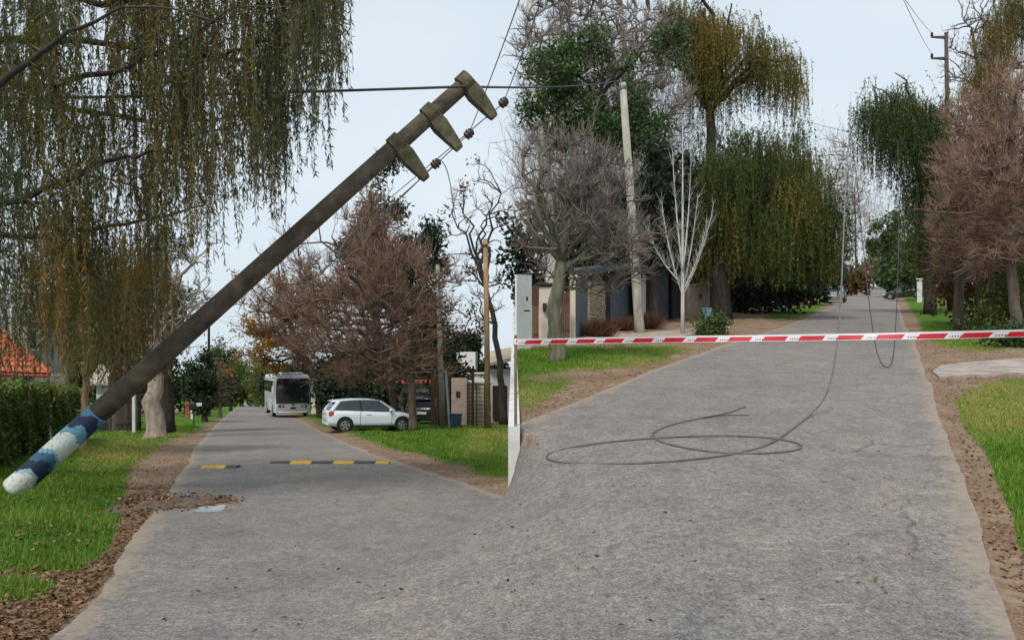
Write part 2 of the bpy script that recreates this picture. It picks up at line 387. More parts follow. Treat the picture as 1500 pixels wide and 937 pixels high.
LF_GREEN = mat('leaf_green', [(.025, .06, .016), (.06, .105, .028), (.13, .175, .05)], .55, attr=True, transl=.3)
LF_YELLOW = mat('leaf_yellow', [(.2, .10, .02), (.38, .21, .025), (.5, .3, .035)], .6, attr=True, transl=.35)
LF_BROWN = mat('leaf_brown', [(.06, .028, .015), (.13, .06, .03), (.21, .105, .05)], .8, attr=True, transl=.25)
LF_LIGHT = mat('leaf_light', [(.06, .085, .02), (.12, .145, .035), (.19, .2, .06)], .6, attr=True, transl=.35)

def sample_ell(E, n, shell=0.0, lower=-1.0):
    """points in a union of ellipsoids E = [(centre, radii)], volume weighted"""
    w = np.array([np.prod(e[1]) for e in E]) ** .8; w = w / w.sum(); k = rng.choice(len(E), n, p=w)
    d = unit(rng.normal(size=(n, 3))); u = rng.random(n)
    ph0 = np.array([E[0][0][0], E[0][0][2], E[0][0][1]]) * 3; lump = 1 + .16 * np.sin(4.1 * d[:, 0] + 3.3 * d[:, 2] + ph0[0]) * np.sin(3.7 * d[:, 1] + 4.7 * d[:, 2] + ph0[1]) + .10 * np.sin(9 * d[:, 0] + 7 * d[:, 1] + ph0[2]) + rng.normal(0, .07, n)
    r = (shell + (1 - shell) * u) ** (1 / 2.4) * lump * 1.06
    p = d * r[:, None]; p[:, 2] = np.where(p[:, 2] < lower, -p[:, 2] * .6, p[:, 2])
    return np.array([e[0] for e in E])[k] + p * np.array([e[1] for e in E])[k]
def connect(nodes, T, k, arch, jit):
    """curved twigs from the best lower node to each target; returns segments and new nodes"""
    idx = np.empty(len(T), int)
    for s in range(0, len(T), 800):
        t = T[s:s + 800]; d = np.linalg.norm(t[:, None] - nodes[None], axis=2)
        d += 1.6 * np.maximum(0, nodes[None, :, 2] - t[:, None, 2]); d += rng.random(d.shape) * .12 * d
        idx[s:s + 800] = np.argmin(d, 1)
    A = nodes[idx]; ln = np.linalg.norm(T - A, axis=1, keepdims=True)
    C = A + (T - A) * .5 + np.array([[0, 0, 1.]]) * ln * arch + rng.normal(size=A.shape) * ln * jit
    ts = np.linspace(0, 1, k + 1)[:, None, None]
    P = (1 - ts) ** 2 * A + 2 * ts * (1 - ts) * C + ts ** 2 * T
    if k > 1: P[1:-1] += rng.normal(size=P[1:-1].shape) * ln * jit * .25
    return P
def ell(es, Y, dr=.85):
    """crown ellipses given as (px, py, rx, ry) at distance Y"""
    out = []
    for e in es:
        yy = Y + (e[4] if len(e) > 4 else 0)
        s = yy / F
        out.append((at(e[0], e[1], yy), np.array([e[2] * s, max(e[2], .6 * min(e[3], e[2] * 2)) * s * dr, e[3] * s])))
    return out
def segs_to(P, r0, r1, n):
    k = P.shape[0] - 1; V = []; Q = []; c = 0; nv = 0
    f = np.linspace(0, 1, k + 1)
    P0 = P[:-1].reshape(-1, 3); P1 = P[1:].reshape(-1, 3); m = P.shape[1]
    ra = np.repeat(r0 + (r1 - r0) * f[:-1], m); rb = np.repeat(r0 + (r1 - r0) * f[1:], m)
    return prisms(P0, P1, ra, rb, n)
def cat(parts):
    V = []; Q = []; A = []; n = 0
    for v, q, a in parts:
        V.append(v); Q.append(q + n); A.append(np.broadcast_to(a, (len(v),))); n += len(v)
    return np.concatenate(V), np.concatenate(Q), np.concatenate(A)
def stem(base, path, r0, r1, flare=1.35, n=9):
    """trunk polyline through world points with a flared foot and slight crookedness"""
    P = [np.asarray(base) - np.array([0, 0, .15])] + [np.asarray(p) for p in path]
    P = np.array(P); d = np.concatenate([[0], np.cumsum(np.linalg.norm(np.diff(P, axis=0), axis=1))])
    s = np.linspace(0, d[-1], 12); Q = np.stack([np.interp(s, d, P[:, i]) for i in range(3)], 1)
    Q[2:-1] += rng.normal(size=Q[2:-1].shape) * r0 * .18
    r = r0 + (r1 - r0) * (s / d[-1]); r[0] *= flare; r[1] *= 1 + (flare - 1) * .35
    return Q, r
def tree(name, label, base, path, r0, r1, E, bk, tw=None, lf=None, n=(8, 45, 260, 2200), leaf=None, twig_r=(.012, .004), arch=.12, jit=.12,
         lsize=(.12, .07), group=None, limb_lo=.35, lower=-.95, droop=0.0, flare=1.35, vb=.5, cluster=.25):
    """bare or leafy tree: trunk with limbs, crown of twigs and, if lf, leaves"""
    t = root(name, base, label, 'tree', group)
    Q, r = stem(base, path, r0, r1, flare)
    m = MB(); m.tube(Q, list(r), 9)
    v, f = np.array(m.v), m.f
    lo = int(limb_lo * 11); nodes = Q[lo:]
    T1 = sample_ell(E, n[0], 0, lower); P1 = connect(nodes, T1, 7, arch * 1.3, jit)
    for j in range(n[0]):
        ln = np.linalg.norm(P1[-1, j] - P1[0, j]); ra = min(r1 * .9, .028 * ln + .012)
        m.tube(P1[:, j], list(np.linspace(ra, ra * .3, 8)), 5, False)
    m.build('trunk', bk, t, smooth=True)
    nd = np.concatenate([nodes[-3:], P1[2:].reshape(-1, 3)])
    T2 = sample_ell(E, n[1], 0, lower); P2 = connect(nd, T2, 5, arch, jit); nd2 = np.concatenate([P1[4:].reshape(-1, 3), P2[1:].reshape(-1, 3)])
    rm_ = np.mean([e[1] for e in E], 0)
    T3 = T2[rng.integers(0, len(T2), n[2])] + rng.normal(size=(n[2], 3)) * rm_ * .17 + np.array([0, 0, .05]) * rm_[2]; P3 = connect(nd2, T3, 4, arch * .7, jit); nd3 = np.concatenate([P2[2:].reshape(-1, 3), P3[1:].reshape(-1, 3)])
    parts = []
    sc = twig_r[0]
    for P, a, bb, sd in ((P2, sc * 3.2, sc * 1.6, 4), (P3, sc * 1.7, sc * .8, 3)):
        vv, qq = segs_to(P, a, bb, sd); parts.append((vv, qq, vb * .6))
    tips = P3[-1]
    if n[3]:
        k4 = rng.integers(0, len(nd3), n[3]); A4 = nd3[k4]; c4 = np.mean([e[0] for e in E], 0) - np.array([0, 0, .4 * np.mean([e[1][2] for e in E])])
        D4 = unit(unit(A4 - c4) * .6 + np.array([0, 0, .4 - droop]) + rng.normal(size=A4.shape) * .42); L4 = rng.uniform(.3, 1.3, (n[3], 1)) * .27 * np.mean([min(e[1]) for e in E])
        P4 = np.stack([A4 + D4 * L4 * u_ + np.array([0, 0, 1.]) * L4 * .16 * u_ * u_ + (rng.normal(size=A4.shape) * L4 * .05 if u_ > 0 else 0) for u_ in (0, .35, .68, 1)], 0)
        nq = int(n[3] * .26); pv = np.clip(rng.normal(vb, .22, n[3]), 0, 1)
        vv, qq = segs_to(P4[::3][:, :0] if nq == 0 else P4[[0, 2, 3]][:, :nq], sc * .6, twig_r[1] * .75, 3); parts.append((vv, qq, np.repeat(np.tile(pv[:nq], 2), 6)))
        if n[3] > nq:
            vv, qq, aa = leaves(A4[nq:], unit(P4[-1, nq:] - A4[nq:]), L4[nq:, 0], sc * .6 + twig_r[1] * .9, pv[nq:]); parts.append((vv, qq, aa))
        tips = P4[1:].reshape(-1, 3)
    v, q, a = cat(parts)
    if lf is None:
        raw('crown', v, q, tw, t, attr=a)
    else:
        raw('branches', v, q, tw or bk, t, attr=a)
        N_ = leaf; sub = tips[rng.integers(0, len(tips), max(12, N_ // 24))]; c = sub[rng.integers(0, len(sub), N_)] + rng.normal(size=(N_, 3)) * cluster * .75
        D = unit(rng.normal(size=(N_, 3)) + np.array([0, 0, -.5]))
        hz = np.sin(c[:, 0] * 1.7 + c[:, 2] * 1.1) * np.sin(c[:, 1] * 1.3 + c[:, 2] * 1.9)
        val = np.clip(vb + .2 * hz + rng.normal(0, .2, N_), 0, 1)
        s = rng.uniform(.7, 1.3, N_)
        lcrown(t, leaves(c, D, lsize[0] * s, lsize[1] * s, val), lf)
    return t
def lcrown(parent, x, m, name='crown'): return raw(name, x[0], x[1], m, parent, attr=x[2])

def willow(name, label, base, path, r0, r1, E, bk, lf, n=(9, 60), nst=500, drop=(1.5, 3.5), lsize=(.11, .018), step=.06, floor=None, vb=.45, bunch=6, spread=.25, twig=None, group=None, sway=.12, flare=1.3, limb_lo=.45):
    """weeping tree: limbs arch through the crown, leafy strands hang from them in bunches"""
    t = root(name, base, label, 'tree', group)
    Q, r = stem(base, path, r0, r1, flare); m = MB(); m.tube(Q, list(r), 9)
    nodes = Q[int(limb_lo * 11):]
    T1 = sample_ell(E, n[0], .2, 0.0); P1 = connect(nodes, T1, 7, .28, .1)
    for j in range(n[0]):
        ln = np.linalg.norm(P1[-1, j] - P1[0, j]); ra = min(r1 * .9, .025 * ln + .012)
        m.tube(P1[:, j], list(np.linspace(ra, ra * .25, 8)), 5, False)
    m.build('trunk', bk, t, smooth=True)
    nd = P1[2:].reshape(-1, 3)
    nb = max(1, nst // bunch)
    T2 = sample_ell(E, nb, .25, -.2); P2 = connect(nd, T2, 5, .2, .08)
    S0 = np.repeat(T2, bunch, 0) + np.clip(rng.normal(size=(nb * bunch, 3)), -1.25, 1.25) * spread * np.array([1, 1, .55]) - np.array([0, 0, .35]) * spread
    bv = np.repeat(np.clip(rng.normal(vb, .2, nb) + .24 * np.sin(T2[:, 0] * .9 + 1) * np.sin(T2[:, 2] * .8 + T2[:, 0] * .4), 0, 1), bunch)
    strands(t, S0, rng.uniform(*drop, len(S0)), bv, lf, P2, twig or bk, lsize, step, sway, floor)
    return t
def strands(t, S0, ln, bv, lf, P2, tw, lsize, step, sway, floor=None):
    n = len(S0)
    if floor is not None:
        fl = floor(S0); ln = np.minimum(ln, np.maximum(.15, S0[:, 2] - fl))
    k = 7; f = np.linspace(0, 1, k)[:, None, None]
    dr = rng.normal(size=(n, 3)) * sway; dr[:, 2] = 0
    P = S0[None] + dr[None] * ln[None, :, None] * (1.6 * f - f ** 2 * .7) + np.array([0, 0, -1.])[None, None] * ln[None, :, None] * (f * .55 + f ** 2 * .45)
    P += np.cumsum(rng.normal(size=P.shape) * .018, 0) * ln[None, :, None] ** .5
    parts = []
    vv, qq = segs_to(P[::3], .0045, .0025, 3); parts.append((vv, qq, .3))
    if P2 is not None:
        vv, qq = segs_to(P2, .018, .007, 3); parts.append((vv, qq, .3))
    v, q, a = cat(parts); raw('branches', v, q, tw, t, attr=a)
    cnt = np.maximum(3, (ln / step).astype(int)); si = np.repeat(np.arange(n), cnt); u = rng.random(len(si)) ** .92
    x = u * (k - 1); i0 = np.minimum(x.astype(int), k - 2); fr = (x - i0)[:, None]
    A = P[i0, si]; B = P[i0 + 1, si]; c = A + (B - A) * fr
    D = unit(unit(B - A) * .9 + rng.normal(size=c.shape) * .42)
    val = np.clip(bv[si] + rng.normal(0, .15, len(si)), 0, 1); s = rng.uniform(.6, 1.25, len(si))
    lcrown(t, leaves(c, D, lsize[0] * s, lsize[1] * s, val), lf)
def shrub(name, label, E, lf, nl, lsize, catg='shrub', base=None, vb=.5, group=None, stems=14, shell=.35, bk=None):
    b0 = np.array(base if base is not None else E[0][0] - np.array([0, 0, E[0][1][2]]))
    t = root(name, b0, label, catg, group)
    T = sample_ell(E, stems, .3); P = connect(b0[None] + rng.normal(size=(6, 3)) * np.array([.2, .2, .02]), T, 4, .1, .1)
    vv, qq = segs_to(P, .03, .01, 4); tag(raw('stems', vv, qq, bk or B_BROWN, t), kind='stuff')
    cl = sample_ell(E, max(20, nl // 22), shell)
    c = cl[rng.integers(0, len(cl), nl)] + rng.normal(size=(nl, 3)) * lsize[0] * 1.3
    D = unit(rng.normal(size=(nl, 3)) + np.array([0, -.2, .3])); s = rng.uniform(.6, 1.3, nl)
    val = np.clip(vb + rng.normal(0, .25, nl), 0, 1)
    lcrown(t, leaves(c, D, lsize[0] * s, lsize[1] * s, val), lf, 'foliage')
    return t


# ---- lower street
def near_willow():
    base = onground(-420, 10.0)
    t = root('willow_tree', base, 'large weeping willow with olive strands hanging over the leaning pole', 'tree')
    m = MB(); Q, r = stem(base, [base + np.array([.1, 0, 2.2]), at(-380, 100, 10.2), at(-300, -160, 10.4)], .34, .16); m.tube(Q, list(r), 10)
    limbs = [[(-370, 120, 10.2), (-150, 90, 10.2), (60, 130, 10), (210, 88, 9.8), (330, 25, 9.6)], [(-350, 40, 10.3), (-60, 60, 10.6), (140, 60, 10.6), (300, 90, 10.4), (400, 60, 10.2)],
             [(-380, 260, 10), (-120, 330, 9.6), (20, 300, 9.4), (160, 235, 9.4), (250, 215, 9.4)], [(-320, -60, 10.4), (-80, -60, 10.2), (130, 10, 10.0), (330, -30, 10.0), (470, -40, 9.8)],
             [(-380, 330, 10.4), (-140, 330, 11), (40, 350, 11.6), (180, 330, 12), (300, 300, 12)], [(-330, 0, 10.4), (-100, 40, 11.6), (90, 160, 12.2), (240, 180, 12.2), (360, 170, 12)],
             [(-380, 200, 10), (-160, 190, 9.0), (-40, 160, 8.8), (80, 60, 8.7), (180, 10, 8.6)]]
    nodes = []
    for l in limbs:
        P = np.array([at(*p) for p in l]); u = np.linspace(0, 1, 22); q = np.stack([np.interp(u, np.linspace(0, 1, len(P)), P[:, i]) for i in range(3)], 1)
        q[1:-1] = (q[:-2] + q[1:-1] * 2 + q[2:]) / 4; q[1:-1] += rng.normal(size=q[1:-1].shape) * .025
        m.tube(q, list(np.linspace(.075, .012, 22)), 6, False); nodes.append(q[5:])
    m.build('trunk', B_DARK, t, smooth=True)
    nodes = np.concatenate(nodes)
    # bunches: (px, bottom row) profile of the hanging ends
    xs = np.array([-120, 0, 60, 110, 160, 215, 250, 300, 330, 372, 410, 440, 468, 500]); bot = np.array([640, 610, 560, 600, 560, 470, 430, 400, 385, 330, 330, 290, 215, 110])
    nb = 250; px = np.concatenate([rng.uniform(-110, 380, nb - 62), rng.uniform(370, 468, 46), rng.uniform(462, 494, 16)])
    top = rng.uniform(-130, 1, nb); b = np.interp(px, xs, bot)
    endr = -60 + (b + 60) * (rng.random(nb) ** .72) + rng.normal(0, 12, nb); lnp = rng.uniform(120, 260, nb)
    endr = np.minimum(endr, b); start = np.maximum(endr - lnp, -190)
    Yb = rng.uniform(8.8, 12.4, nb); S = np.array([at(px[i], start[i], Yb[i]) for i in range(nb)]); per = 9
    P2 = connect(nodes, S, 5, .1, .07)
    S0 = np.repeat(S, per, 0) + rng.normal(size=(nb * per, 3)) * np.array([.13, .16, .12])
    ln = np.repeat((endr - start) * Yb / F, per) * rng.uniform(.55, 1.05, nb * per)
    hue = np.where(px < 50, .36, np.where(px > 380, .34, .58)) + rng.normal(0, .16, nb)
    strands(t, S0, ln, np.clip(np.repeat(hue, per), 0, 1), LF_WILLOW, P2, T_BROWN, (.102, .017), .0265, .09)
near_willow()
b = ground(120, 668)
willow('willow_tree', 'young willow with slim tan trunk behind the leaning pole', b, [at(124, 600, 19), at(128, 545, 19), at(135, 470, 19)], .10, .07, ell([(110, 410, 110, 90), (190, 400, 70, 90)], 19), B_TAN, LF_WILLOW, (12, 60), 620, (1.2, 3.0), (.12, .022), .05, vb=.55, spread=.3, floor=lambda p: -1.0 + 0 * p[:, 0], twig=T_BROWN)
b = ground(228, 643)
tree('bare_tree', 'thick pale pollarded trunk with bare upright whitish branches on the grass verge', b, [at(230, 600, b[1]), at(222, 560, b[1]), at(232, 520, b[1])], .36, .24, ell([(262, 440, 60, 90), (300, 400, 45, 80), (215, 470, 40, 70)], b[1]), B_PALE, T_WHITE, n=(9, 40, 170, 620), twig_r=(.014, .006), arch=.05, flare=1.5, vb=.5, limb_lo=.7)
b = ground(243, 636)
tree('pine_tree', 'dark ragged evergreen with a straight dark trunk beside the pale pollard', b, [at(243, 560, b[1]), at(240, 420, b[1]), at(240, 330, b[1])], .33, .12, ell([(235, 440, 42, 95), (205, 500, 50, 55)], b[1]), B_DARK, T_BROWN, LF_DARK, (9, 40, 200, 900), 9000, lsize=(.22, .05), vb=.5, cluster=.2)
Y = 30
tree('bare_tree', 'bare grey tree behind the gabled gatehouse', onground(185, 34), [at(185, 540, 34), at(183, 470, 34)], .16, .1, ell([(175, 480, 60, 70), (150, 520, 40, 40)], 34), B_BROWN, T_GREY, n=(8, 40, 200, 1200), vb=.45)
for px, Y, e, lab, kind in [(300, 48, (296, 560, 26, 42), 'dark clipped evergreen tree behind the mailbox', 0), (322, 60, (318, 560, 26, 34), 'reddish bare tree at the verge beyond the dark lamp post', 1), (338, 95, (330, 540, 24, 40), 'olive tree far down the lower street on the lamp post side', 2),
                            (352, 160, (348, 553, 18, 26), 'hazy green tree closing the far end of the lower street', 2), (372, 210, (368, 556, 20, 24), 'pale green tree at the very end of the lower street', 3), (392, 120, (386, 556, 22, 30), 'light green tree beyond the bus', 3), (420, 95, (404, 566, 20, 22), 'beige leafless tree just behind the bus', 1)]:
    b = onground(px, Y); s = Y / F
    if kind == 1: tree('bare_tree', lab, b, [b + np.array([0, 0, 2.0]), at(e[0], e[1], Y)], .18, .1, ell([e], Y), B_BROWN, T_RED if px < 400 else T_GREY, n=(8, 40, 220, 1500), twig_r=(.02, .008), limb_lo=.2)
    else: tree('leafy_tree', lab, b, [b + np.array([0, 0, 1.8]), at(e[0], e[1], Y)], .2, .1, ell([e, (e[0], e[1] + e[3] * .5, e[2] * .8, e[3] * .5)], Y), B_DARK, T_BROWN, (LF_DARK, None, LF_GREEN, LF_LIGHT)[kind], (8, 40, 160, 300), 5200, lsize=(.22 * (Y / 60) ** .6, .14 * (Y / 60) ** .6), vb=.6, cluster=.25 * Y / 50, limb_lo=.2)
b = ground(605, 633); Y = b[1]
tree('bare_tree', 'big red-brown bare tree with dense fine twigs by the white hatchback', b, [at(604, 590, Y), at(600, 545, Y), at(590, 470, Y)], .20, .11, ell([(570, 410, 95, 110), (618, 470, 48, 120), (510, 470, 85, 85), (560, 520, 90, 50)], Y), B_BROWN, T_RED, n=(22, 150, 1300, 15000), twig_r=(.015, .008), arch=.1, limb_lo=.45, vb=.52)
b = ground(577, 626); Y = b[1]
tree('bare_tree', 'red-brown bare tree with a dark trunk standing behind the hatchback', b, [at(576, 580, Y), at(570, 540, Y), at(540, 440, Y)], .22, .12, ell([(490, 430, 90, 90), (430, 470, 80, 75), (550, 370, 75, 80), (500, 520, 70, 40)], Y), B_DARK, T_RED, n=(20, 140, 1100, 11000), twig_r=(.016, .009), arch=.1, limb_lo=.4, vb=.45)
b = onground(470, 58)
tree('autumn_tree', 'autumn tree with thin yellow-orange leaves leaning over the bus', b, [at(468, 575, 58), at(456, 540, 58), at(430, 500, 58)], .32, .2, ell([(405, 505, 58, 42), (425, 455, 60, 55), (375, 500, 38, 34)], 58), B_DARK, T_RED, LF_YELLOW, (14, 80, 500, 4200), 9000, lsize=(.2, .14), limb_lo=.5, cluster=.3, vb=.35)
b = onground(560, 62)
tree('conifer_tree', 'tall dark green conifer rising behind the red-brown bare trees', b, [at(556, 560, 62), at(548, 400, 62), at(542, 280, 62)], .5, .12, ell([(545, 335, 36, 66), (570, 400, 75, 75), (635, 400, 30, 85), (620, 520, 60, 80)], 62), B_DARK, T_BROWN, LF_DARK, (16, 80, 300, 900), 20000, lsize=(.5, .16), vb=.5, cluster=.5, limb_lo=.15)
for i, (px, e, Yq) in enumerate([(500, (498, 578, 32, 26), 52), (560, (552, 572, 34, 30), 50), (660, (655, 560, 20, 45), 45)]):
    shrub('evergreen_shrub', ['dark evergreen bush between the bus and the hatchback', 'dark evergreen bush right behind the hatchback roof', 'dark narrow evergreen behind the green utility pole'][i], ell([e], Yq), LF_DARK, 4200, (.26, .14), base=onground(px, Yq), vb=.4)
b = onground(738, 42); Y = 42
tree('bare_tree', 'sparse bare tree with a few clinging brown leaves over the gates', b, [at(735, 560, Y), at(722, 460, Y), at(712, 420, Y)], .22, .12, ell([(690, 330, 46, 85), (722, 330, 22, 100), (700, 440, 42, 60)], Y), B_DARK, T_BROWN, LF_BROWN, (12, 46, 260, 1300), 420, lsize=(.17, .13), limb_lo=.3, cluster=.3, twig_r=(.014, .007), vb=.4)
b = onground(610, 64)
tree('conifer_tree', 'small dark conifer peeking over the gate roofs', onground(690, 62), [at(690, 560, 62), at(690, 495, 62)], .2, .06, ell([(690, 515, 16, 26)], 62), B_DARK, T_BROWN, LF_DARK, (8, 30, 100, 300), 2600, lsize=(.4, .14), cluster=.25)
tree('leafy_tree', 'dark leafy tree pressing against the retaining wall behind the gates', onground(735, 50), [at(735, 580, 50), at(735, 540, 50)], .2, .1, ell([(732, 580, 18, 40)], 50), B_DARK, T_BROWN, LF_DARK, (8, 30, 100, 300), 4200, lsize=(.3, .2), cluster=.25)

# ---- climbing street, near side of the houses
b = ground(815, 529); Y = b[1]
tree('bare_tree', 'mossy pollarded tree with a broad tangle of bare twigs on the grass by the gates', b, [at(815, 480, Y), at(812, 430, Y), at(822, 385, Y)], .21, .15, ell([(818, 330, 62, 95), (890, 340, 78, 92), (850, 255, 85, 70)], Y), B_MOSS, T_GREY, n=(26, 180, 1400, 11000), twig_r=(.010, .0045), arch=.14, limb_lo=.6, vb=.45, flare=1.4)
Y = 46
tree('bare_tree', 'very tall pale-barked tree with bare upright grey branches above the house walls', onground(808, Y), [at(806, 330, Y), at(790, 190, Y), at(772, 20, Y)], .42, .2, ell([(812, 120, 52, 140), (860, 60, 75, 110), (800, -40, 60, 80)], Y), B_WHITE, T_GREY, n=(20, 130, 900, 7000), twig_r=(.028, .013), arch=.12, limb_lo=.3, vb=.6)
Y = 52
tree('bare_tree', 'tall slender bare grey tree standing between the evergreen and the tall willow', onground(940, Y), [at(935, 330, Y), at(925, 150, Y), at(910, 10, Y)], .35, .15, ell([(915, 60, 65, 120), (965, 140, 50, 130), (880, 170, 60, 120)], Y), B_PALE, T_GREY, n=(20, 130, 900, 8000), twig_r=(.028, .013), limb_lo=.25, vb=.6)
Y = 42
tree('leafy_tree', 'open dark green evergreen crown above the bare pollarded tree', onground(880, Y), [at(878, 330, Y), at(870, 220, Y), at(880, 140, Y)], .28, .12, ell([(845, 120, 72, 62), (925, 185, 62, 46), (860, 190, 60, 40), (985, 60, 34, 50)], Y), B_DARK, T_BROWN, LF_GREEN, (16, 80, 420, 1400), 13000, lsize=(.24, .13), vb=.42, cluster=.42, limb_lo=.35)
Y = 33
tree('leafy_tree', 'dark bushy evergreen behind the pale concrete pole', onground(960, 36), [at(958, 400, 36), at(960, 300, 36)], .2, .1, ell([(965, 280, 50, 75), (940, 360, 60, 40)], 36), B_DARK, T_BROWN, LF_DARK, (12, 60, 240, 600), 9000, lsize=(.26, .13), vb=.6, cluster=.3, limb_lo=.3)
b = ground(1000, 490); Y = b[1]
m_ = root('birch_sapling', b, 'slim white multi-stemmed birch standing bare beside the green bush', 'tree')
q = MB()
for (tx, ty, rr, by) in [(1000, 185, .075, 0), (985, 220, .04, .1), (1012, 240, .035, -.1), (970, 300, .03, .15), (1035, 330, .03, 0), (1022, 290, .028, .1), (950, 340, .025, 0), (1045, 300, .022, 0)]:
    f0 = at(1000 + rng.normal(0, 2), rng.uniform(395, 440) if rr < .07 else 490, Y); f0[1] += by
    if rr > .07: f0 = b - np.array([0, 0, .1])
    mid = f0 * .5 + at(tx, ty, Y) * .5 + np.array([(tx - 1000) * .006, by, 0])
    P = [(1 - u) ** 2 * f0 + 2 * u * (1 - u) * mid + u * u * at(tx, ty, Y + by * 3) for u in np.linspace(0, 1, 9)]
    q.tube(P, list(np.linspace(rr * 1.15, .008, 9)), 7)
q.build('trunk', B_WHITE, m_, smooth=True)
E = ell([(1000, 330, 42, 130)], Y); T = sample_ell(E, 520, .1); nodes = np.array([p for p in q.v]); k4 = rng.integers(0, len(nodes), 520); A4 = nodes[k4]; A4 = A4[A4[:, 2] > b[2] + 1.6]; D4 = unit(np.stack([A4[:, 0] - b[0], A4[:, 1] - b[1], 0 * A4[:, 0]], 1) * .35 + np.array([0, 0, .9]) + rng.normal(size=A4.shape) * .3); L4 = rng.uniform(.15, .75, (len(A4), 1))
P = np.stack([A4 + D4 * L4 * u_ + rng.normal(size=A4.shape) * .02 * u_ for u_ in (0, .5, 1)], 0)
v_, f_ = segs_to(P, .008, .003, 3); raw('crown', v_, f_, T_WHITE, m_, attr=np.full(len(v_), .5))
b = ground(1056, 468); Y = b[1]
fl = lambda p: np.interp(CX + p[:, 0] / p[:, 1] * F, [1000, 1060, 1120, 1180, 1240], [.9, 1.9, 1.6, 1.3, 1.0]) + (p[:, 1] * SR - HR) + rng.uniform(0, 1.0, len(p)) + 1.5 * rng.random(len(p)) ** 3
willow('willow_tree', 'big dome-shaped weeping willow with dark trunk hanging over the climbing street', b, [at(1056, 420, Y), at(1060, 350, Y), at(1085, 270, Y)], .55, .3, ell([(1095, 270, 80, 100), (1155, 265, 55, 82), (1195, 310, 36, 80), (1040, 290, 42, 78), (1075, 205, 32, 34), (1120, 340, 85, 60)], Y), B_DARK, LF_WGREEN, (22, 80), 3400, (1.8, 4.8), (.18, .046), .068, fl, .5, 20, .62, T_BROWN)
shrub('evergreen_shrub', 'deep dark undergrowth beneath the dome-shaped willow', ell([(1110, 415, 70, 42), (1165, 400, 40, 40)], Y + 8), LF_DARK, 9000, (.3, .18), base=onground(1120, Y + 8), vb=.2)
Y = 58
willow('willow_tree', 'tall golden-green willow with forked dark limbs rising above the dome-shaped willow', onground(1045, Y), [at(1046, 300, Y), at(1042, 215, Y), at(1040, 165, Y)], .5, .34, ell([(1040, 120, 40, 45), (1005, 50, 48, 70), (1070, 70, 60, 55), (1135, 95, 44, 42), (1160, 120, 18, 30)], Y), B_DARK, LF_WGOLD, (18, 80), 2300, (1.2, 4.4), (.2, .06), .09, None, .48, 7, .45, T_BROWN)
for px, Y, e, lab, kind in [(1215, 92, (1215, 385, 28, 36), 'rusty brown tree overhanging the parked silver car', 0), (1255, 150, (1252, 300, 26, 90), 'hazy tall bare tree far up the climbing street', 1), (1232, 120, (1222, 270, 22, 70), 'bare grey tree rising behind the dome-shaped willow', 1), (1262, 190, (1262, 400, 16, 18), 'small rusty tree far up the climbing street', 0),
                            (1302, 140, (1300, 358, 24, 40), 'green tree far up the climbing street beyond the dark car', 2), (1285, 260, (1288, 392, 22, 18), 'pale green tree at the very end of the climbing street', 3), (1345, 80, (1348, 380, 34, 46), 'olive leafy tree behind the dark parked car', 2), (1325, 110, (1318, 400, 20, 22), 'dark shady tree above the dark parked car', 4)]:
    b = onground(px, Y)
    if kind < 2: tree('bare_tree', lab, b, [b + np.array([0, 0, 2.0]), at(e[0], e[1], Y)], .22, .1, ell([e], Y), B_BROWN, (T_RED, T_GREY)[kind], n=(9, 50, 260, 2200 if kind == 0 else 700), twig_r=(.028, .012), limb_lo=.15, vb=.6)
    else: tree('leafy_tree', lab, b, [b + np.array([0, 0, 1.8]), at(e[0], e[1], Y)], .22, .1, ell([e], Y), B_DARK, T_BROWN, (None, None, LF_GREEN, LF_LIGHT, LF_DARK)[kind], (8, 40, 160, 300), 4600, lsize=(.32 * (Y / 60) ** .6, .2 * (Y / 60) ** .6), vb=.5, cluster=.22 * Y / 50, limb_lo=.2)
Y = 46
willow('willow_tree', 'green weeping willow on the far verge beside the dark pylon', onground(1362, Y), [at(1362, 400, Y), at(1355, 300, Y), at(1340, 190, Y)], .32, .18, ell([(1300, 165, 42, 52), (1345, 190, 46, 70), (1362, 290, 34, 110)], Y), B_DARK, LF_WGREEN, (14, 60), 1900, (1.4, 4.6), (.17, .052), .085, None, .34, 6, .4, T_BROWN)
b = ground(1405, 486); Y = b[1]
tree('bare_tree', 'red-brown bare tree with a straight trunk close to the driveway slab', b, [at(1405, 440, Y), at(1403, 395, Y), at(1410, 320, Y)], .22, .13, ell([(1420, 330, 58, 80), (1405, 375, 48, 42), (1430, 215, 60, 90)], Y), B_BROWN, T_RED, n=(20, 130, 1100, 11000), twig_r=(.015, .009), limb_lo=.45, vb=.6)
b = ground(1488, 496); Y = b[1]
tree('bare_tree', 'large pinkish-brown bare tree thick with twigs by the hedge', b, [at(1487, 440, Y), at(1480, 380, Y), at(1475, 290, Y)], .2, .13, ell([(1450, 270, 75, 100), (1495, 210, 75, 130), (1470, 360, 65, 50)], Y), B_BROWN, T_RED, n=(24, 170, 1400, 16000), twig_r=(.012, .0065), limb_lo=.35, vb=.78)
for i, (px, py, rx) in enumerate([(1432, 480, 7), (1452, 478, 6), (1361, 458, 5)]):
    b = ground(px, py); Y = b[1]
    tree('bare_tree', ['bare trunk with reddish twigs just behind the straight one by the slab', 'slim bare tree half hidden by the green hedge bush', 'dark bare tree leaning at the verge by the dark parked car'][i], b, [at(px, py - 50, Y), at(px + (4, 6, -8)[i], py - 95, Y)], .17, .1, ell([(px + 10, py - 135, 40, 60)], Y), (B_DARK, B_BROWN, B_DARK)[i], T_RED, n=(10, 60, 320, 2000), twig_r=(.014, .006), limb_lo=.4, vb=.6)
Y = 29
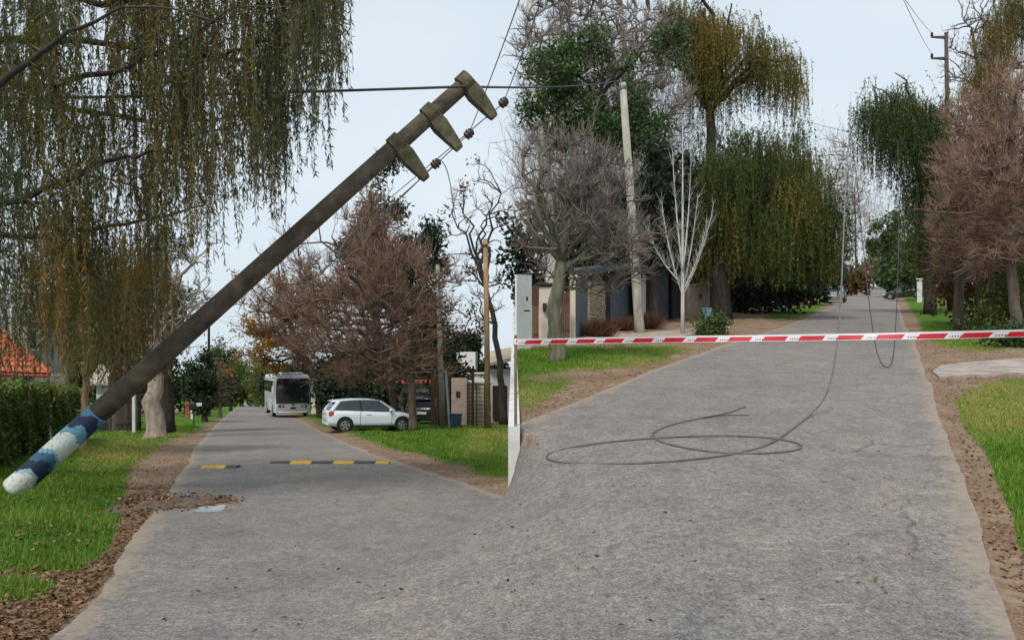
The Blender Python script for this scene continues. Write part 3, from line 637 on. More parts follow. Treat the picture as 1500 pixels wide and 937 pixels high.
willow('willow_tree', 'golden-green willow top showing above the pinkish-brown bare tree', onground(1530, Y), [at(1530, 300, Y), at(1520, 120, Y), at(1500, 20, Y)], .3, .16, ell([(1460, 55, 28, 55), (1500, 20, 45, 70), (1440, 110, 24, 60)], Y), B_BROWN, LF_WGOLD, (12, 40), 900, (1.0, 2.6), (.12, .024), .06, None, .5, 6, .25, T_BROWN)
tree('bare_tree', 'spindly bare tree spreading upright twigs above the pylon', onground(1455, 34), [at(1452, 250, 34), at(1435, 110, 34), at(1425, 50, 34)], .15, .06, ell([(1425, 40, 34, 70), (1405, 90, 30, 40)], 34), B_BROWN, T_GREY, n=(9, 40, 160, 500), twig_r=(.012, .006), limb_lo=.4, vb=.4)


def wood(label, es, Y, m, n_, size, vb=.4, sp=.3, up=.3):
    """far mass of foliage that reads as one: many leaf-sized faces through lumpy crowns, with bare stems between"""
    E = ell(es, Y, .5); cl = sample_ell(E, max(40, n_ // 14), .15); c = cl[rng.integers(0, len(cl), n_)] + rng.normal(size=(n_, 3)) * sp * Y / 60
    D = unit(rng.normal(size=(n_, 3)) + np.array([0, 0, up])); s_ = rng.uniform(.6, 1.3, n_); hz = np.sin(c[:, 0] * .9) * np.sin(c[:, 2] * 1.1 + c[:, 0] * .5)
    x = leaves(c, D, size[0] * s_, size[1] * s_, np.clip(vb + .2 * hz + rng.normal(0, .18, n_), 0, 1))
    tag(raw('wood', x[0], x[1], m, None, attr=x[2]), label, 'trees', kind='stuff')
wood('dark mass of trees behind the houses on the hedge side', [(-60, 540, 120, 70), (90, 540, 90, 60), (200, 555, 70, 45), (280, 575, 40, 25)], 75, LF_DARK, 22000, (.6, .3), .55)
wood('brown leafless thicket above the hedge-side houses', [(110, 480, 70, 60), (190, 470, 60, 70), (20, 520, 60, 40)], 60, T_BROWN, 9000, (1.3, .035), .5, .6, 1.0)
wood('olive trees lining the far lower street', [(330, 560, 22, 30), (345, 570, 14, 18), (375, 570, 14, 18), (392, 565, 16, 24), (320, 575, 24, 20)], 150, LF_LIGHT, 7000, (1.0, .6), .35)
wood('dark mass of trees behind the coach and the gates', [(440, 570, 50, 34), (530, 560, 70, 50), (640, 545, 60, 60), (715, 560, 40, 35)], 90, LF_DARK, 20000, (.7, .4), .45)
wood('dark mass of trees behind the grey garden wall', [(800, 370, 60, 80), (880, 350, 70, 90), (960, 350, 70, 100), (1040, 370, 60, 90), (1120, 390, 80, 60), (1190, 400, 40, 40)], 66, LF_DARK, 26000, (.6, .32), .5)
wood('leafless grey thicket between the tall bare trees', [(800, 240, 50, 150), (880, 230, 60, 150), (960, 250, 60, 140)], 62, T_GREY, 14000, (1.9, .035), .45, .8, 1.4)
wood('rusty thicket beneath the far trees of the climbing street', [(1205, 415, 30, 24), (1240, 415, 24, 16), (1262, 412, 14, 9)], 120, LF_BROWN, 5000, (.6, .4), .55)
wood('dark green trees closing the far side of the climbing street', [(1345, 390, 36, 46), (1320, 405, 18, 20), (1400, 370, 50, 70), (1480, 350, 60, 90), (1300, 405, 16, 14)], 105, LF_GREEN, 16000, (.7, .4), .3)
wood('brown leafless thicket behind the pinkish-brown bare tree', [(1420, 300, 50, 130), (1480, 250, 50, 150), (1380, 360, 40, 70)], 48, T_RED, 12000, (1.4, .03), .45, .7, 1.0)
wood('hazy grey trees far up the climbing street', [(1240, 300, 26, 70), (1270, 330, 20, 60), (1215, 260, 18, 60), (1300, 340, 16, 30)], 210, T_GREY, 5000, (3.2, .09), .8, 1.2, 1.5)

# ------------------------------------------------------------------ leaning pole, cables, tape
M_POLE = mat('weathered_pole', [(.05, .038, .027), (.10, .077, .055), (.165, .13, .095)], .85, 3, .4, stretch=(1, 1, 1), bscale=30)
M_ARM = mat('mossy_concrete', [(.05, .042, .026), (.105, .088, .052), (.17, .145, .09)], .9, 6, .6, bscale=40)
M_INS = mat('brown_porcelain', [(.03, .014, .014), (.06, .03, .03)], .25, 4, spec=.6)
M_STEEL = mat('dull_steel', [(.12, .12, .12), (.25, .25, .25)], .5, 12, metal=.7)
M_CABLE = mat('grey_cable', [(.10, .10, .10), (.19, .19, .185)], .6, 20); M_CABLEP = mat('pale_cable', [(.07, .07, .07), (.15, .15, .145)], .35, 9, spec=.5)
M_CABLED = mat('dark_cable', [(.03, .028, .03), (.06, .055, .055)], .6, 20)
def paint_mat():
    m = bpy.data.materials.new('flaking_paint'); m.use_nodes = True; nt = m.node_tree; N = nt.nodes; L = nt.links; b = N['Principled BSDF']; b.inputs['Roughness'].default_value = .7
    t = N.new('ShaderNodeTexCoord'); a_ = N.new('ShaderNodeAttribute'); a_.attribute_name = 'v'
    n = N.new('ShaderNodeTexNoise'); n.inputs['Scale'].default_value = 8; n.inputs['Detail'].default_value = 6; L.new(t.outputs['Object'], n.inputs['Vector'])
    s_ = N.new('ShaderNodeMath'); s_.operation = 'SUBTRACT'; L.new(n.outputs['Fac'], s_.inputs[0]); s_.inputs[1].default_value = .5
    mu = N.new('ShaderNodeMath'); mu.operation = 'MULTIPLY_ADD'; L.new(s_.outputs[0], mu.inputs[0]); mu.inputs[1].default_value = .17; L.new(a_.outputs['Fac'], mu.inputs[2])
    r = N.new('ShaderNodeValToRGB'); r.color_ramp.interpolation = 'CONSTANT'; e = r.color_ramp.elements
    st = [(0, (.66, .67, .63)), (.17, (.30, .45, .52)), (.21, (.018, .028, .075)), (.36, (.05, .13, .22)), (.43, (.20, .40, .50)), (.48, (.62, .65, .62)), (.70, (.13, .34, .46)), (.79, (.02, .03, .085)), (.93, (.08, .2, .32))]
    while len(e) < len(st): e.new(.5)
    for i, (p, c) in enumerate(st): e[i].position = p; e[i].color = (*c, 1)
    L.new(mu.outputs[0], r.inputs[0])
    n2 = N.new('ShaderNodeTexNoise'); n2.inputs['Scale'].default_value = 22; n2.inputs['Detail'].default_value = 5; L.new(t.outputs['Object'], n2.inputs['Vector'])
    r2 = N.new('ShaderNodeValToRGB'); r2.color_ramp.elements[0].position = .28; r2.color_ramp.elements[0].color = (.45, .43, .42, 1); r2.color_ramp.elements[1].position = .5
    L.new(n2.outputs['Fac'], r2.inputs[0]); mm = N.new('ShaderNodeMixRGB'); mm.blend_type = 'MULTIPLY'; mm.inputs[0].default_value = .8
    L.new(r.outputs[0], mm.inputs[1]); L.new(r2.outputs[0], mm.inputs[2]); L.new(mm.outputs[0], b.inputs['Base Color'])
    return m
def leaning_pole():
    A = at(20, 716, 11.05); B = at(686, 119, 11.7); ax = unit(B - A); ln = np.linalg.norm(B - A)
    t = root('utility_pole', A, 'dark leaning utility pole with blue and white painted foot across the verge', 'pole')
    down = unit(at(700, 175, 11.75) - at(660, 130, 11.68)); down = unit(down - ax * (down @ ax)); dep = np.cross(ax, down)
    kp = 0.178
    m = MB(); m.lathe(A, ax, [(ln * f, .168 + (.122 - .168) * f) for f in np.linspace(kp, 1, 14)], 20); m.build('shaft', M_POLE, t, smooth=True)
    # painted foot: finely divided so that the paint can vary round it
    n, k = 24, 40; a0 = down; b0 = dep; V = []; vv = []
    for i in range(k):
        f = i / (k - 1)
        for j in range(n):
            th = 2 * math.pi * j / n; rr = .175 - .006 * f
            V.append(A + ax * (ln * kp * f) + rr * (math.cos(th) * a0 + math.sin(th) * b0)); vv.append(f + .06 * math.sin(th * 2 + 1))
    V.append(A - ax * .02); vv.append(0.05); V.append(A + ax * ln * kp); vv.append(.9)
    Fc = [(i * n + j, i * n + (j + 1) % n, (i + 1) * n + (j + 1) % n, (i + 1) * n + j) for i in range(k - 1) for j in range(n)]
    Fc += [(k * n, (j + 1) % n, j) for j in range(n)] + [(k * n + 1, (k - 1) * n + j, (k - 1) * n + (j + 1) % n) for j in range(n)]
    o = raw('painted_foot', V, Fc, paint_mat(), t, attr=vv, smooth=True); o['label'] = 'foot painted in flaking white and blue bands'
    tips = []
    for px, py in ((683, 122), (631, 169), (582, 214)):
        c = at(px, py, 11.68); f = (c - A) @ ax; c = A + ax * f
        m = MB(); m.lathe(c - ax * .10, ax, [(0, .135), (.01, .168), (.19, .172), (.205, .13)], 18)
        # tapered arm
        rings = []
        for u, wa, wd in ((.06, .12, .13), (.22, .135, .12), (.46, .105, .09), (.64, .075, .07), (.68, .06, .055)):
            cc = c + down * u + ax * (-.03 * u)
            rings.append([cc + ax * wa * s1 * 1.0 + dep * wd * s2 for s1, s2 in ((-.8, -1), (.8, -1), (1, -.6), (1, .6), (.8, 1), (-.8, 1), (-1, .6), (-1, -.6))])
        m.loft(rings); arm = m.build('crossarm', M_ARM, t, smooth=False)
        tip = c + down * .60; q = tip + ax * .24
        MB().tube([tip - ax * .12, q], .011, 6).build('pin', M_STEEL, arm)
        MB().lathe(q - ax * .07, ax, [(0, .03), (.015, .065), (.035, .07), (.045, .045), (.06, .075), (.09, .078), (.10, .045), (.115, .068), (.14, .06), (.16, .03), (.165, .012)], 14).build('insulator', M_INS, arm, smooth=True)
        tips.append(q)
    return tips
TIPS = leaning_pole()
def smooth_path(P, n=None, it=2):
    P = np.array(P, float)
    for _ in range(it):
        Q = [P[0]]
        for i in range(len(P) - 1): Q += [P[i] * .75 + P[i + 1] * .25, P[i] * .25 + P[i + 1] * .75]
        P = np.array(Q + [P[-1]])
    return P
def sag(a, b, d, n=24):
    u = np.linspace(0, 1, n)[:, None]; P = np.asarray(a) * (1 - u) + np.asarray(b) * u; P[:, 2] -= (4 * d * u * (1 - u))[:, 0]; return P
def cable(label, P, r, m=None, n=6, cat_='cable', name='cable'):
    P = np.asarray(P); o = MB().tube(P, r, n).build(name, m or M_CABLED, None); return tag(o, label, cat_)
RP_TOP = at(912, 122, 29.0)
cable('thick dark cable running level past the head of the leaning pole', np.concatenate([sag(at(-500, 150, 11.2), at(679, 127, 11.42), .05), sag(at(679, 127, 11.42), at(908, 118, 28.9), .1)[1:]]), .02)
cable('thin wire climbing steeply from the middle insulator of the leaning pole', sag(TIPS[1], at(800, -110, 6.5), .05), .007, M_CABLE)
cable('thin wire climbing from the top insulator of the leaning pole', sag(TIPS[0], at(830, -110, 6.3), .05), .007, M_CABLE)
cable('thin wire running from the top insulator away down the lower street', sag(TIPS[0], at(306, 452, 65), 1.0), .009, M_CABLE)
cable('thin wire running from the middle insulator away down the lower street', sag(TIPS[1], at(308, 456, 65), 1.4), .009, M_CABLE)
cable('thin wire running from the lowest insulator away down the lower street', sag(TIPS[2], at(310, 458, 65), 1.6), .009, M_CABLE)
cable('broken wire curling down from the lowest insulator of the leaning pole', smooth_path([TIPS[2], at(640, 231, 11.6), at(652, 240, 11.6), at(660, 268, 11.6), at(664, 305, 11.6), at(668, 322, 11.6)]), .008, M_CABLE)
cable('slack wire slanting down past the bare tree over the gates', sag(RP_TOP, at(640, 330, 44), .9), .014, M_CABLE)

# climbing street: fallen cable with loops on the asphalt
def gp(px, py, up=.022): p = ground(px, py); p[2] += .02 + up * .5; return p
hang = [at(1247, 150, 44), at(1243, 210, 30), at(1239, 270, 20), at(1236, 330, 15.5), at(1234, 390, 13.6), at(1231, 450, 12.7), at(1227, 500, 12.1), at(1220, 548, 11.5), at(1210, 582, 11.1)]
lay = [(1188, 610), (1160, 632), (1130, 654), (1080, 668), (1000, 679), (900, 684), (835, 683), (803, 677), (799, 670), (828, 660), (880, 652), (950, 645), (1040, 641), (1120, 643), (1163, 650), (1177, 657), (1165, 664), (1120, 668), (1060, 667), (1010, 661), (970, 652), (956, 643), (958, 635), (978, 626), (1012, 618), (1050, 611), (1075, 605), (1091, 598)]
cable('grey fallen cable hanging to the asphalt and lying there in wide loops', smooth_path([p for p in hang] + [gp(*p) for p in lay]), .0135, M_CABLEP, 8)
cable('frayed short cable end splaying beside the fallen loops', smooth_path([gp(1030, 615, .03), gp(1060, 611, .03), gp(1098, 611)]), .007, M_CABLED)
cable('dark cable dipping to the asphalt in a narrow bight behind the tape', smooth_path([at(1246, 190, 42), at(1258, 290, 30), at(1267, 390, 23), at(1275, 460, 19.5), at(1283, 512, 18), at(1291, 533, 17.2), gp(1299, 541), at(1307, 533, 17.2), at(1311, 500, 18), at(1315, 420, 21), at(1317, 330, 26), at(1316, 260, 34), at(1315, 205, 38.8)]), .012, M_CABLED, 8)
PY_ = 51.0
def pylon():
    b0 = onground(1392, PY_); top = at(1386, 48, PY_)
    t = root('utility_pole', b0, 'dark brown concrete pylon with two short side arms above the trees', 'pole')
    MB().tube([b0 - np.array([0, 0, .3]), top], [.2, .12], 12).build('shaft', mat('rusty_concrete', [(.06, .035, .025), (.12, .075, .055)], .9, 5), t, smooth=True)
    out = []
    for row in (55, 86):
        c = at(1384, row, PY_); e = at(1364, row, PY_)
        m = MB(); m.hexa([c + np.array(p) for p in ((0, -.08, -.1), (.2, -.08, -.1), (.2, .08, -.1), (0, .08, -.1), (0, -.08, .1), (.2, -.08, .1), (.2, .08, .1), (0, .08, .1))])
        m.hexa([e + np.array((0, -.05, -.02)), c + np.array((0, -.07, -.09)), c + np.array((0, .07, -.09)), e + np.array((0, .05, -.02)), e + np.array((0, -.05, .06)), c + np.array((0, -.07, .09)), c + np.array((0, .07, .09)), e + np.array((0, .05, .06))])
        arm = m.build('crossarm', MATS['rusty_concrete'], t)
        MB().lathe(e + np.array([.05, 0, .05]), (0, 0, 1), [(0, .02), (.05, .09), (.12, .1), (.16, .06), (.2, .09), (.28, .07), (.3, .02)], 10).build('insulator', M_INS, arm)
        out.append(e + np.array([.05, 0, .3]))
    return out
pt = pylon()
for i, (q, lab) in enumerate([(at(1318, -4, 20), 'faint wire rising from the upper arm of the brown pylon'), (at(1336, -4, 21), 'faint wire rising from the lower arm of the brown pylon')]):
    P = sag(pt[i], at(1318 - 60 + 18 * i, -110, 17), .25); cable(lab, P, .012, M_CABLE)
cable('thin service wire strung across the climbing street between the willows', sag(at(1100, 150, 52), at(1560, 236, 26), .6), .012, M_CABLED)

def concrete_pole():
    b0 = ground(938, 489)
    t = root('utility_pole', b0, 'pale concrete utility pole leaning slightly in front of the grey garden wall', 'pole')
    P = [b0 - np.array([0, 0, .3]), at(936, 470, 29), at(926, 320, 29), RP_TOP]
    MB().tube(P, [.20, .19, .165, .13], 14).build('shaft', mat('lichen_concrete', [(.20, .20, .15), (.34, .32, .26), (.48, .44, .37)], .95, 4, .4, stretch=(1, 1, .3), bscale=30), t, smooth=True)
    MB().lathe(RP_TOP + np.array([0, 0, -.25]), (0.03, 0, 1), [(0, .12), (0.01, .16), (.12, .16), (.13, .12)], 14).build('collar', M_STEEL, t)
concrete_pole()
def tape_mat():
    m = bpy.data.materials.new('barrier_tape'); m.use_nodes = True; nt = m.node_tree; N = nt.nodes; L = nt.links; b = N['Principled BSDF']; b.inputs['Roughness'].default_value = .35
    def M(op, x, y):
        q = N.new('ShaderNodeMath'); q.operation = op
        for i, s in ((0, x), (1, y)):
            if isinstance(s, (int, float)): q.inputs[i].default_value = s
            else: L.new(s, q.inputs[i])
        return q.outputs[0]
    u = N.new('ShaderNodeAttribute'); u.attribute_name = 'u'; w = N.new('ShaderNodeAttribute'); w.attribute_name = 'w'
    uu, ww = u.outputs['Fac'], w.outputs['Fac']
    fr = M('FRACT', M('MULTIPLY', M('SUBTRACT', uu, M('MULTIPLY', ww, .06)), 2.7), 0)      # slanted repeat
    blk = M('MULTIPLY', M('GREATER_THAN', fr, .30), M('LESS_THAN', fr, .95)); blk = M('MULTIPLY', blk, M('MULTIPLY', M('LESS_THAN', ww, .74), M('GREATER_THAN', ww, .06)))
    tx = M('FRACT', M('MULTIPLY', uu, 42.0), 0); txt = M('MULTIPLY', M('GREATER_THAN', tx, .45), M('MULTIPLY', M('LESS_THAN', ww, .42), M('GREATER_THAN', ww, .2)))
    txt = M('MULTIPLY', txt, M('MULTIPLY', M('GREATER_THAN', fr, .05), M('LESS_THAN', fr, .3)))
    mx = N.new('ShaderNodeMixRGB'); mx.inputs[1].default_value = (.80, .76, .78, 1); mx.inputs[2].default_value = (.62, .02, .035, 1); L.new(blk, mx.inputs[0])
    m2 = N.new('ShaderNodeMixRGB'); m2.inputs[2].default_value = (.28, .10, .12, 1); L.new(mx.outputs[0], m2.inputs[1]); L.new(txt, m2.inputs[0])
    tr = N.new('ShaderNodeBsdfTranslucent'); ms = N.new('ShaderNodeMixShader'); ms.inputs[0].default_value = .25
    L.new(m2.outputs[0], b.inputs['Base Color']); L.new(m2.outputs[0], tr.inputs[0]); L.new(b.outputs[0], ms.inputs[1]); L.new(tr.outputs[0], ms.inputs[2]); L.new(ms.outputs[0], N['Material Output'].inputs['Surface'])
    return m
def tape():
    X = [(756, 500.5, 9.72), (900, 498, 9.0), (1050, 496, 8.4), (1200, 494, 7.9), (1350, 491.5, 7.4), (1500, 488, 7.0), (1570, 486, 6.85)]
    C = smooth_path([at(*p) for p in X]); d = np.concatenate([[0], np.cumsum(np.linalg.norm(np.diff(C, axis=0), axis=1))])
    u = np.linspace(0, d[-1], 160); C = np.stack([np.interp(u, d, C[:, i]) for i in range(3)], 1)
    hw = .037; tilt = .35 * np.sin(u * 1.3) + .15 * np.sin(u * 4)
    V = []; au = []; aw = []
    for side in (0, 1):
        for k, wv_ in enumerate((0, .33, .66, 1)):
            o = (wv_ - .5) * 2 * hw
            V.append(C + np.stack([0 * u, -np.sin(tilt) * o + (.0012 if side else 0), np.cos(tilt) * o], 1)); au.append(u); aw.append(np.full(len(u), wv_))
    n = len(u); Fc = []
    for s in (0, 1):
        for k in range(3):
            i = (s * 4 + k) * n + np.arange(n - 1); q = np.stack([i, i + 1, i + 1 + n, i + n], 1); Fc.append(q if s == 0 else q[:, ::-1])
    o = raw('barrier_tape', np.concatenate(V), np.concatenate(Fc), tape_mat(), None, attr={'u': np.concatenate(au), 'w': np.concatenate(aw)})
    tag(o, 'red and white barrier tape stretched across the climbing street', 'tape')
    M_ST = mat('raw_stake', [(.13, .09, .055), (.27, .2, .13)], .9, 12, .4, stretch=(1, 1, .2))
    for q, lab, zb in ((C[0], 'slim wooden stake on the retaining wall holding the barrier tape', -HR + SR * 9.75 + .09), (C[-1], 'slim wooden stake on the grass holding the far end of the tape', float(gz(C[-1][0], C[-1][1])) - .1)):
        r0 = root('wooden_stake', (q[0] - .005, q[1] + .02, zb), lab, 'stake')
        MB().box((q[0] - .005, q[1] + .03, (zb + q[2] + .09) / 2), (.035, .035, q[2] + .09 - zb), .2, .004).build('post', M_ST, r0)
        MB().box((q[0] - .005, q[1] + .03, q[2]), (.05, .05, .08), .2, .006).build('tape_wrap', mat('tape_wrap_white', [(.7, .66, .68), (.8, .78, .78)], .5, 8), r0)
tape()

# ------------------------------------------------------------------ vehicles
M_TYRE = mat('tyre_rubber', [(.012, .012, .012), (.03, .03, .03)], .85, 20); M_RIM = mat('alloy', [(.45, .45, .46), (.6, .6, .6)], .3, 10, metal=.8)
M_BLACK = mat('black_trim', [(.012, .012, .013), (.025, .025, .026)], .5, 10); M_GLASS = mat('dark_glass', [(.012, .014, .017), (.025, .028, .033)], .06, 3, spec=.8)
M_REDL = mat('red_lens', [(.45, .03, .04), (.6, .08, .08)], .2, 6, spec=.6); M_LENS = mat('clear_lens', [(.55, .57, .6), (.75, .76, .78)], .12, 6, spec=.7)
M_PLATE = mat('plate', [(.6, .6, .58), (.75, .75, .72)], .5, 10)
def wheel(t, x, y, r, w, rim=True, spokes=5):
    s = 1 if y > 0 else -1
    ty = MB().lathe((x, y - s * w / 2, r), (0, s, 0), [(0, r * .66), (.01, r * .93), (.04, r), (w - .04, r), (w - .01, r * .93), (w, r * .66), (w - .03, r * .62)], 22).build('wheel', M_TYRE, t, smooth=False, local=True)
    rm = MB(); rm.lathe((x, y + s * (w / 2 - .05), r), (0, s, 0), [(0, r * .62), (.045, r * .66), (.05, r * .58), (.02, r * .55)], 22)
    for k in range(spokes):
        a_ = 2 * math.pi * k / spokes + .3; ca, sa = math.cos(a_), math.sin(a_)
        p = []
        for yy in (y + s * (w / 2 - .03), y + s * (w / 2 - .005)):
            for u, v in ((0.02, -.05), (r * .6, -.035), (r * .6, .035), (0.02, .05)): p.append((x + u * ca - v * sa, yy, r + u * sa + v * ca))
        rm.hexa(p)
    rm.build('rim', M_RIM, ty, local=True)
def car(name, label, loc, rz, paint, rx=0, scale=1.0, group=None):
    """hatchback: +x is forward, origin at the rear axle end of the sill line on the ground"""
    t = root(name, loc, label, 'car', group, rz, 0, rx); t.scale = (scale,) * 3
    st = [(-2.0, .42, .86, .70), (-1.95, .33, .93, .78), (-1.75, .27, .98, .84), (-1.3, .23, .99, .865), (-.4, .21, .965, .87), (.4, .21, .93, .87), (.95, .22, .93, .868), (1.45, .24, .84, .85), (1.75, .27, .76, .80), (1.92, .32, .68, .70), (1.98, .40, .60, .60)]
    rings = []
    for x, zb, zt, w in st:
        h = zt - zb
        half = [(w * .80, zb), (w * .97, zb + h * .12), (w, zb + h * .30), (w * .985, zb + h * .52), (w * 1.0, zb + h * .70), (w * .96, zb + h * .90), (w * .84, zt)]
        rings.append([(x, -y, z) for y, z in half] + [(x, y, z) for y, z in half[::-1]])
    MB().loft(rings).build('body', paint, t, smooth=True, local=True)
    gh = [(-1.90, .90, .92, .72, .72), (-1.62, .90, 1.33, .76, .60), (-1.45, .90, 1.40, .78, .61), (-.9, .90, 1.455, .79, .63), (-.2, .90, 1.46, .79, .635), (.25, .90, 1.41, .79, .62), (1.05, .90, .925, .78, .70)]
    MB().loft([[(x, -wb, zb), (x, -wt - .02, zt - .05 if zt > 1 else zt), (x, -wt + .06, zt), (x, wt - .06, zt), (x, wt + .02, zt - .05 if zt > 1 else zt), (x, wb, zb)] for x, zb, zt, wb, wt in gh]).build('glasshouse', M_GLASS, t, smooth=False, local=True)
    ro = MB(); ro.loft([[(x, -wt - .025, zt - .045), (x, -wt + .05, zt + .012), (x, wt - .05, zt + .012), (x, wt + .025, zt - .045)] for x, zb, zt, wb, wt in [(-1.78, 0, 1.36, 0, .60)] + gh[2:6]]); ro.build('roof', paint, t, smooth=True, local=True)
    for s in (-1, 1):
        for a0, a1, wd in (((-1.86, .735 * s, .93), (-1.50, .645 * s, 1.375), .09), ((.95, .735 * s, .93), (.28, .645 * s, 1.385), .045), ((-.55, .80 * s, .93), (-.62, .665 * s, 1.40), .03)):
            MB().tube([a0, a1], wd, 6).build('pillar', M_BLACK if wd == .03 else paint, t, local=True)
        q = MB(); q.loft([[(x, s * (.72 if x < -1.9 else .79), z) for x, z in ((-1.97, .72), (-1.985, .88), (-1.93, .93))], [(x, s * .845, z) for x, z in ((-1.70, .74), (-1.72, .88), (-1.72, .92))]]); 
        MB().box((-1.86, .775 * s, .83), (.24, .11, .19), 0, .03).build('tail_light', M_REDL, t, local=True)
        MB().box((1.80, .68 * s, .62), (.26, .2, .13), -.5 * s, .03).build('headlight', M_LENS, t, local=True)
        MB().box((-.0, .862 * s, .27), (2.0, .03, .09), 0, .01).build('sill', M_BLACK, t, local=True)
        for xx in (.78, -.62): MB().box((xx, .8705 * s, .62), (.012, .004, .58)).build('door_gap_shadow', M_BLACK, t, local=True)  # black strips stand in for the shadow in the door gaps
        MB().box((-.25, .878 * s, .80), (.2, .025, .035), 0, .008).build('door_handle', paint, t, local=True)
        mm = MB(); mm.box((.72, .93 * s, .98), (.16, .17, .12), 0, .035); mm.build('mirror', paint, t, local=True)
        for x in (-1.28, 1.27):
            MB().lathe((x, s * .70, .36), (0, s, 0), [(0, .36), (.178, .36), (.18, .34)], 22).build('wheel_arch', M_BLACK, t, local=True)
            wheel(t, x, s * .79, .31, .2)
    MB().box((-2.0, 0, .66), (.02, .5, .12), 0, .004).build('number_plate', M_PLATE, t, local=True)
    MB().box((-1.96, 0, .38), (.1, 1.3, .14), 0, .03).build('bumper', paint if paint.name != 'car_dark' else M_BLACK, t, local=True)
    return t
P_WHITE = mat('car_white', [(.68, .74, .80), (.72, .77, .82)], .28, 1, coat=.6, spec=.5); P_DARK = mat('car_dark', [(.012, .014, .02), (.02, .022, .03)], .25, 1, coat=.7, spec=.5)
P_SILVER = mat('car_silver', [(.24, .27, .31), (.3, .33, .37)], .3, 1, coat=.6, metal=.3); P_BUS = mat('bus_white', [(.70, .71, .73), (.78, .79, .80)], .35, 1.5, coat=.4, spec=.5)
a0 = ground(505, 634); a1 = ground(597, 628); hd = math.atan2(a1[1] - a0[1], a1[0] - a0[0]); hd = .42
c_ = a0 + np.array([math.cos(hd), math.sin(hd), 0]) * 1.28 + np.array([-math.sin(hd), math.cos(hd), 0]) * .8
c_[2] = float(gz(c_[0], c_[1])) + .04
car('parked_car', 'white hatchback parked nose-in between the trunks on the grass verge', c_, hd, P_WHITE, rx=SL * math.sin(hd))
c_ = onground(628, 44); car('parked_car', 'dark car parked inside the drive behind the white hatchback', c_ + np.array([0, 0, .05]), 1.5, P_DARK, scale=1.12)
c_ = onground(343, 190); car('parked_car', 'tiny white car far down the lower street', c_, 1.93, P_WHITE)
c_ = ground(1221, 443); car('parked_car', 'silver car parked under the rusty tree on the climbing street', c_ + np.array([.2, 0, .05]), 1.1, P_SILVER, rx=-SR, scale=1.1)
c_ = ground(1324, 439); car('parked_car', 'dark car parked across the kerb far up the climbing street', c_ + np.array([0, 0, .08]), 2.6, P_DARK, rx=.06, scale=1.1)
car('parked_car', 'small pale car at the crest of the climbing street', onground(1287, 250), 1.11, P_SILVER, rx=-SR)

def bus():
    Y = 60.0; b0 = onground(429, Y); t = root('coach', b0, 'white coach with a tall dark windscreen parked beside the road under autumn tree', 'bus', None, R(90) + .40, 0, 0)
    # local: -x faces the camera (front), y across, z up
    Wd, H = 1.36, 3.45
    def ring(x, w, zb, zt, r):
        pts = []
        for cx, cz, a0 in ((w - r, zt - r, 0), (-w + r, zt - r, 90), (-w + .1, zb + .1, 180), (w - .1, zb + .1, 270)):
            rr = r if cz > 1 else .1
            for k in range(5): an = R(a0 + 22.5 * k); pts.append((x, cx + rr * math.cos(an), cz + rr * math.sin(an)))
        return pts
    rings = [ring(-.04, Wd * .965, .40, H * .95, .34), ring(.04, Wd * .985, .36, H * .98, .34), ring(.4, Wd, .34, H, .34), ring(9.6, Wd, .34, H, .32), ring(9.9, Wd * .97, .4, H * .98, .3)]
    MB().loft(rings).build('body', P_BUS, t, smooth=True, local=True)
    ws = MB(); ws.loft([[(x, y, z) for y in np.linspace(-1, 1, 9) * w for x in [x0 + .06 * (abs(y) / w) ** 4]] for z, w, x0 in ((1.15, 1.29, -.13), (1.5, 1.30, -.15), (2.3, 1.30, -.15), (3.0, 1.27, -.13), (3.14, 1.18, -.12))], cap=False, close=False)
    ws.build('windscreen', M_GLASS, t, smooth=True, local=True)
    MB().box((-.15, 0, 2.3), (.03, 2.2, .035)).build('windscreen_bar', M_BLACK, t, local=True)
    wp = MB(); wp.tube([(-.17, -.1, 1.26), (-.18, .5, 1.62)], .018, 5); wp.build('wiper', M_BLACK, t, local=True)
    for s in (-1, 1):
        MB().box((-.02, .86 * s, .92), (.16, .52, .2), .22 * s, .05).build('headlight', M_GLASS, t, local=True)
        MB().box((-.04, .86 * s, .92), (.16, .22, .12), .22 * s, .04).build('lamp', M_LENS, t, local=True)
        MB().box((.03, .95 * s, .56), (.1, .3, .09), .2 * s, .03).build('fog_lamp', M_LENS, t, local=True)
        mr = MB(); mr.tube([(.15, 1.25 * s, 2.85), (-.15, 1.5 * s, 2.85), (-.22, 1.52 * s, 2.5)], .04, 6); mr.box((-.22, 1.52 * s, 2.25), (.14, .24, .62), 0, .05); mr.build('mirror', P_BUS, t, smooth=False, local=True)
        MB().box((5.1, (Wd + .004) * s, 2.45), (8.6, .02, .95), 0, .005).build('side_windows', M_GLASS, t, local=True)
        for k in range(6): MB().box((1.9 + 1.35 * k, (Wd + .018) * s, 2.45), (.06, .02, .95)).build('window_divider', M_BLACK, t, local=True)
        for x in (2.2, 7.4): wheel(t, x, s * 1.24, .5, .3, spokes=8)
        MB().box((4.8, (Wd + .006) * s, 1.0), (2.8, .02, .7), 0, .005).build('luggage_hatch', P_BUS, t, local=True)
    MB().box((-.06, 0, .78), (.05, .42, .14), 0, .01).build('number_plate', M_BLACK, t, local=True)
    MB().box((-.02, 0, .46), (.12, 2.2, .16), 0, .05).build('bumper', P_BUS, t, local=True)
    MB().box((1.5, 0, H + .07), (2.6, 1.7, .2), 0, .08).build('roof_unit', P_BUS, t, local=True)
    e = MB(); e.lathe((-.09, 0, 1.05), (-1, 0, 0), [(0, .09), (.02, .09), (.025, .06)], 14); e.build('badge', M_STEEL, t, local=True)
bus()

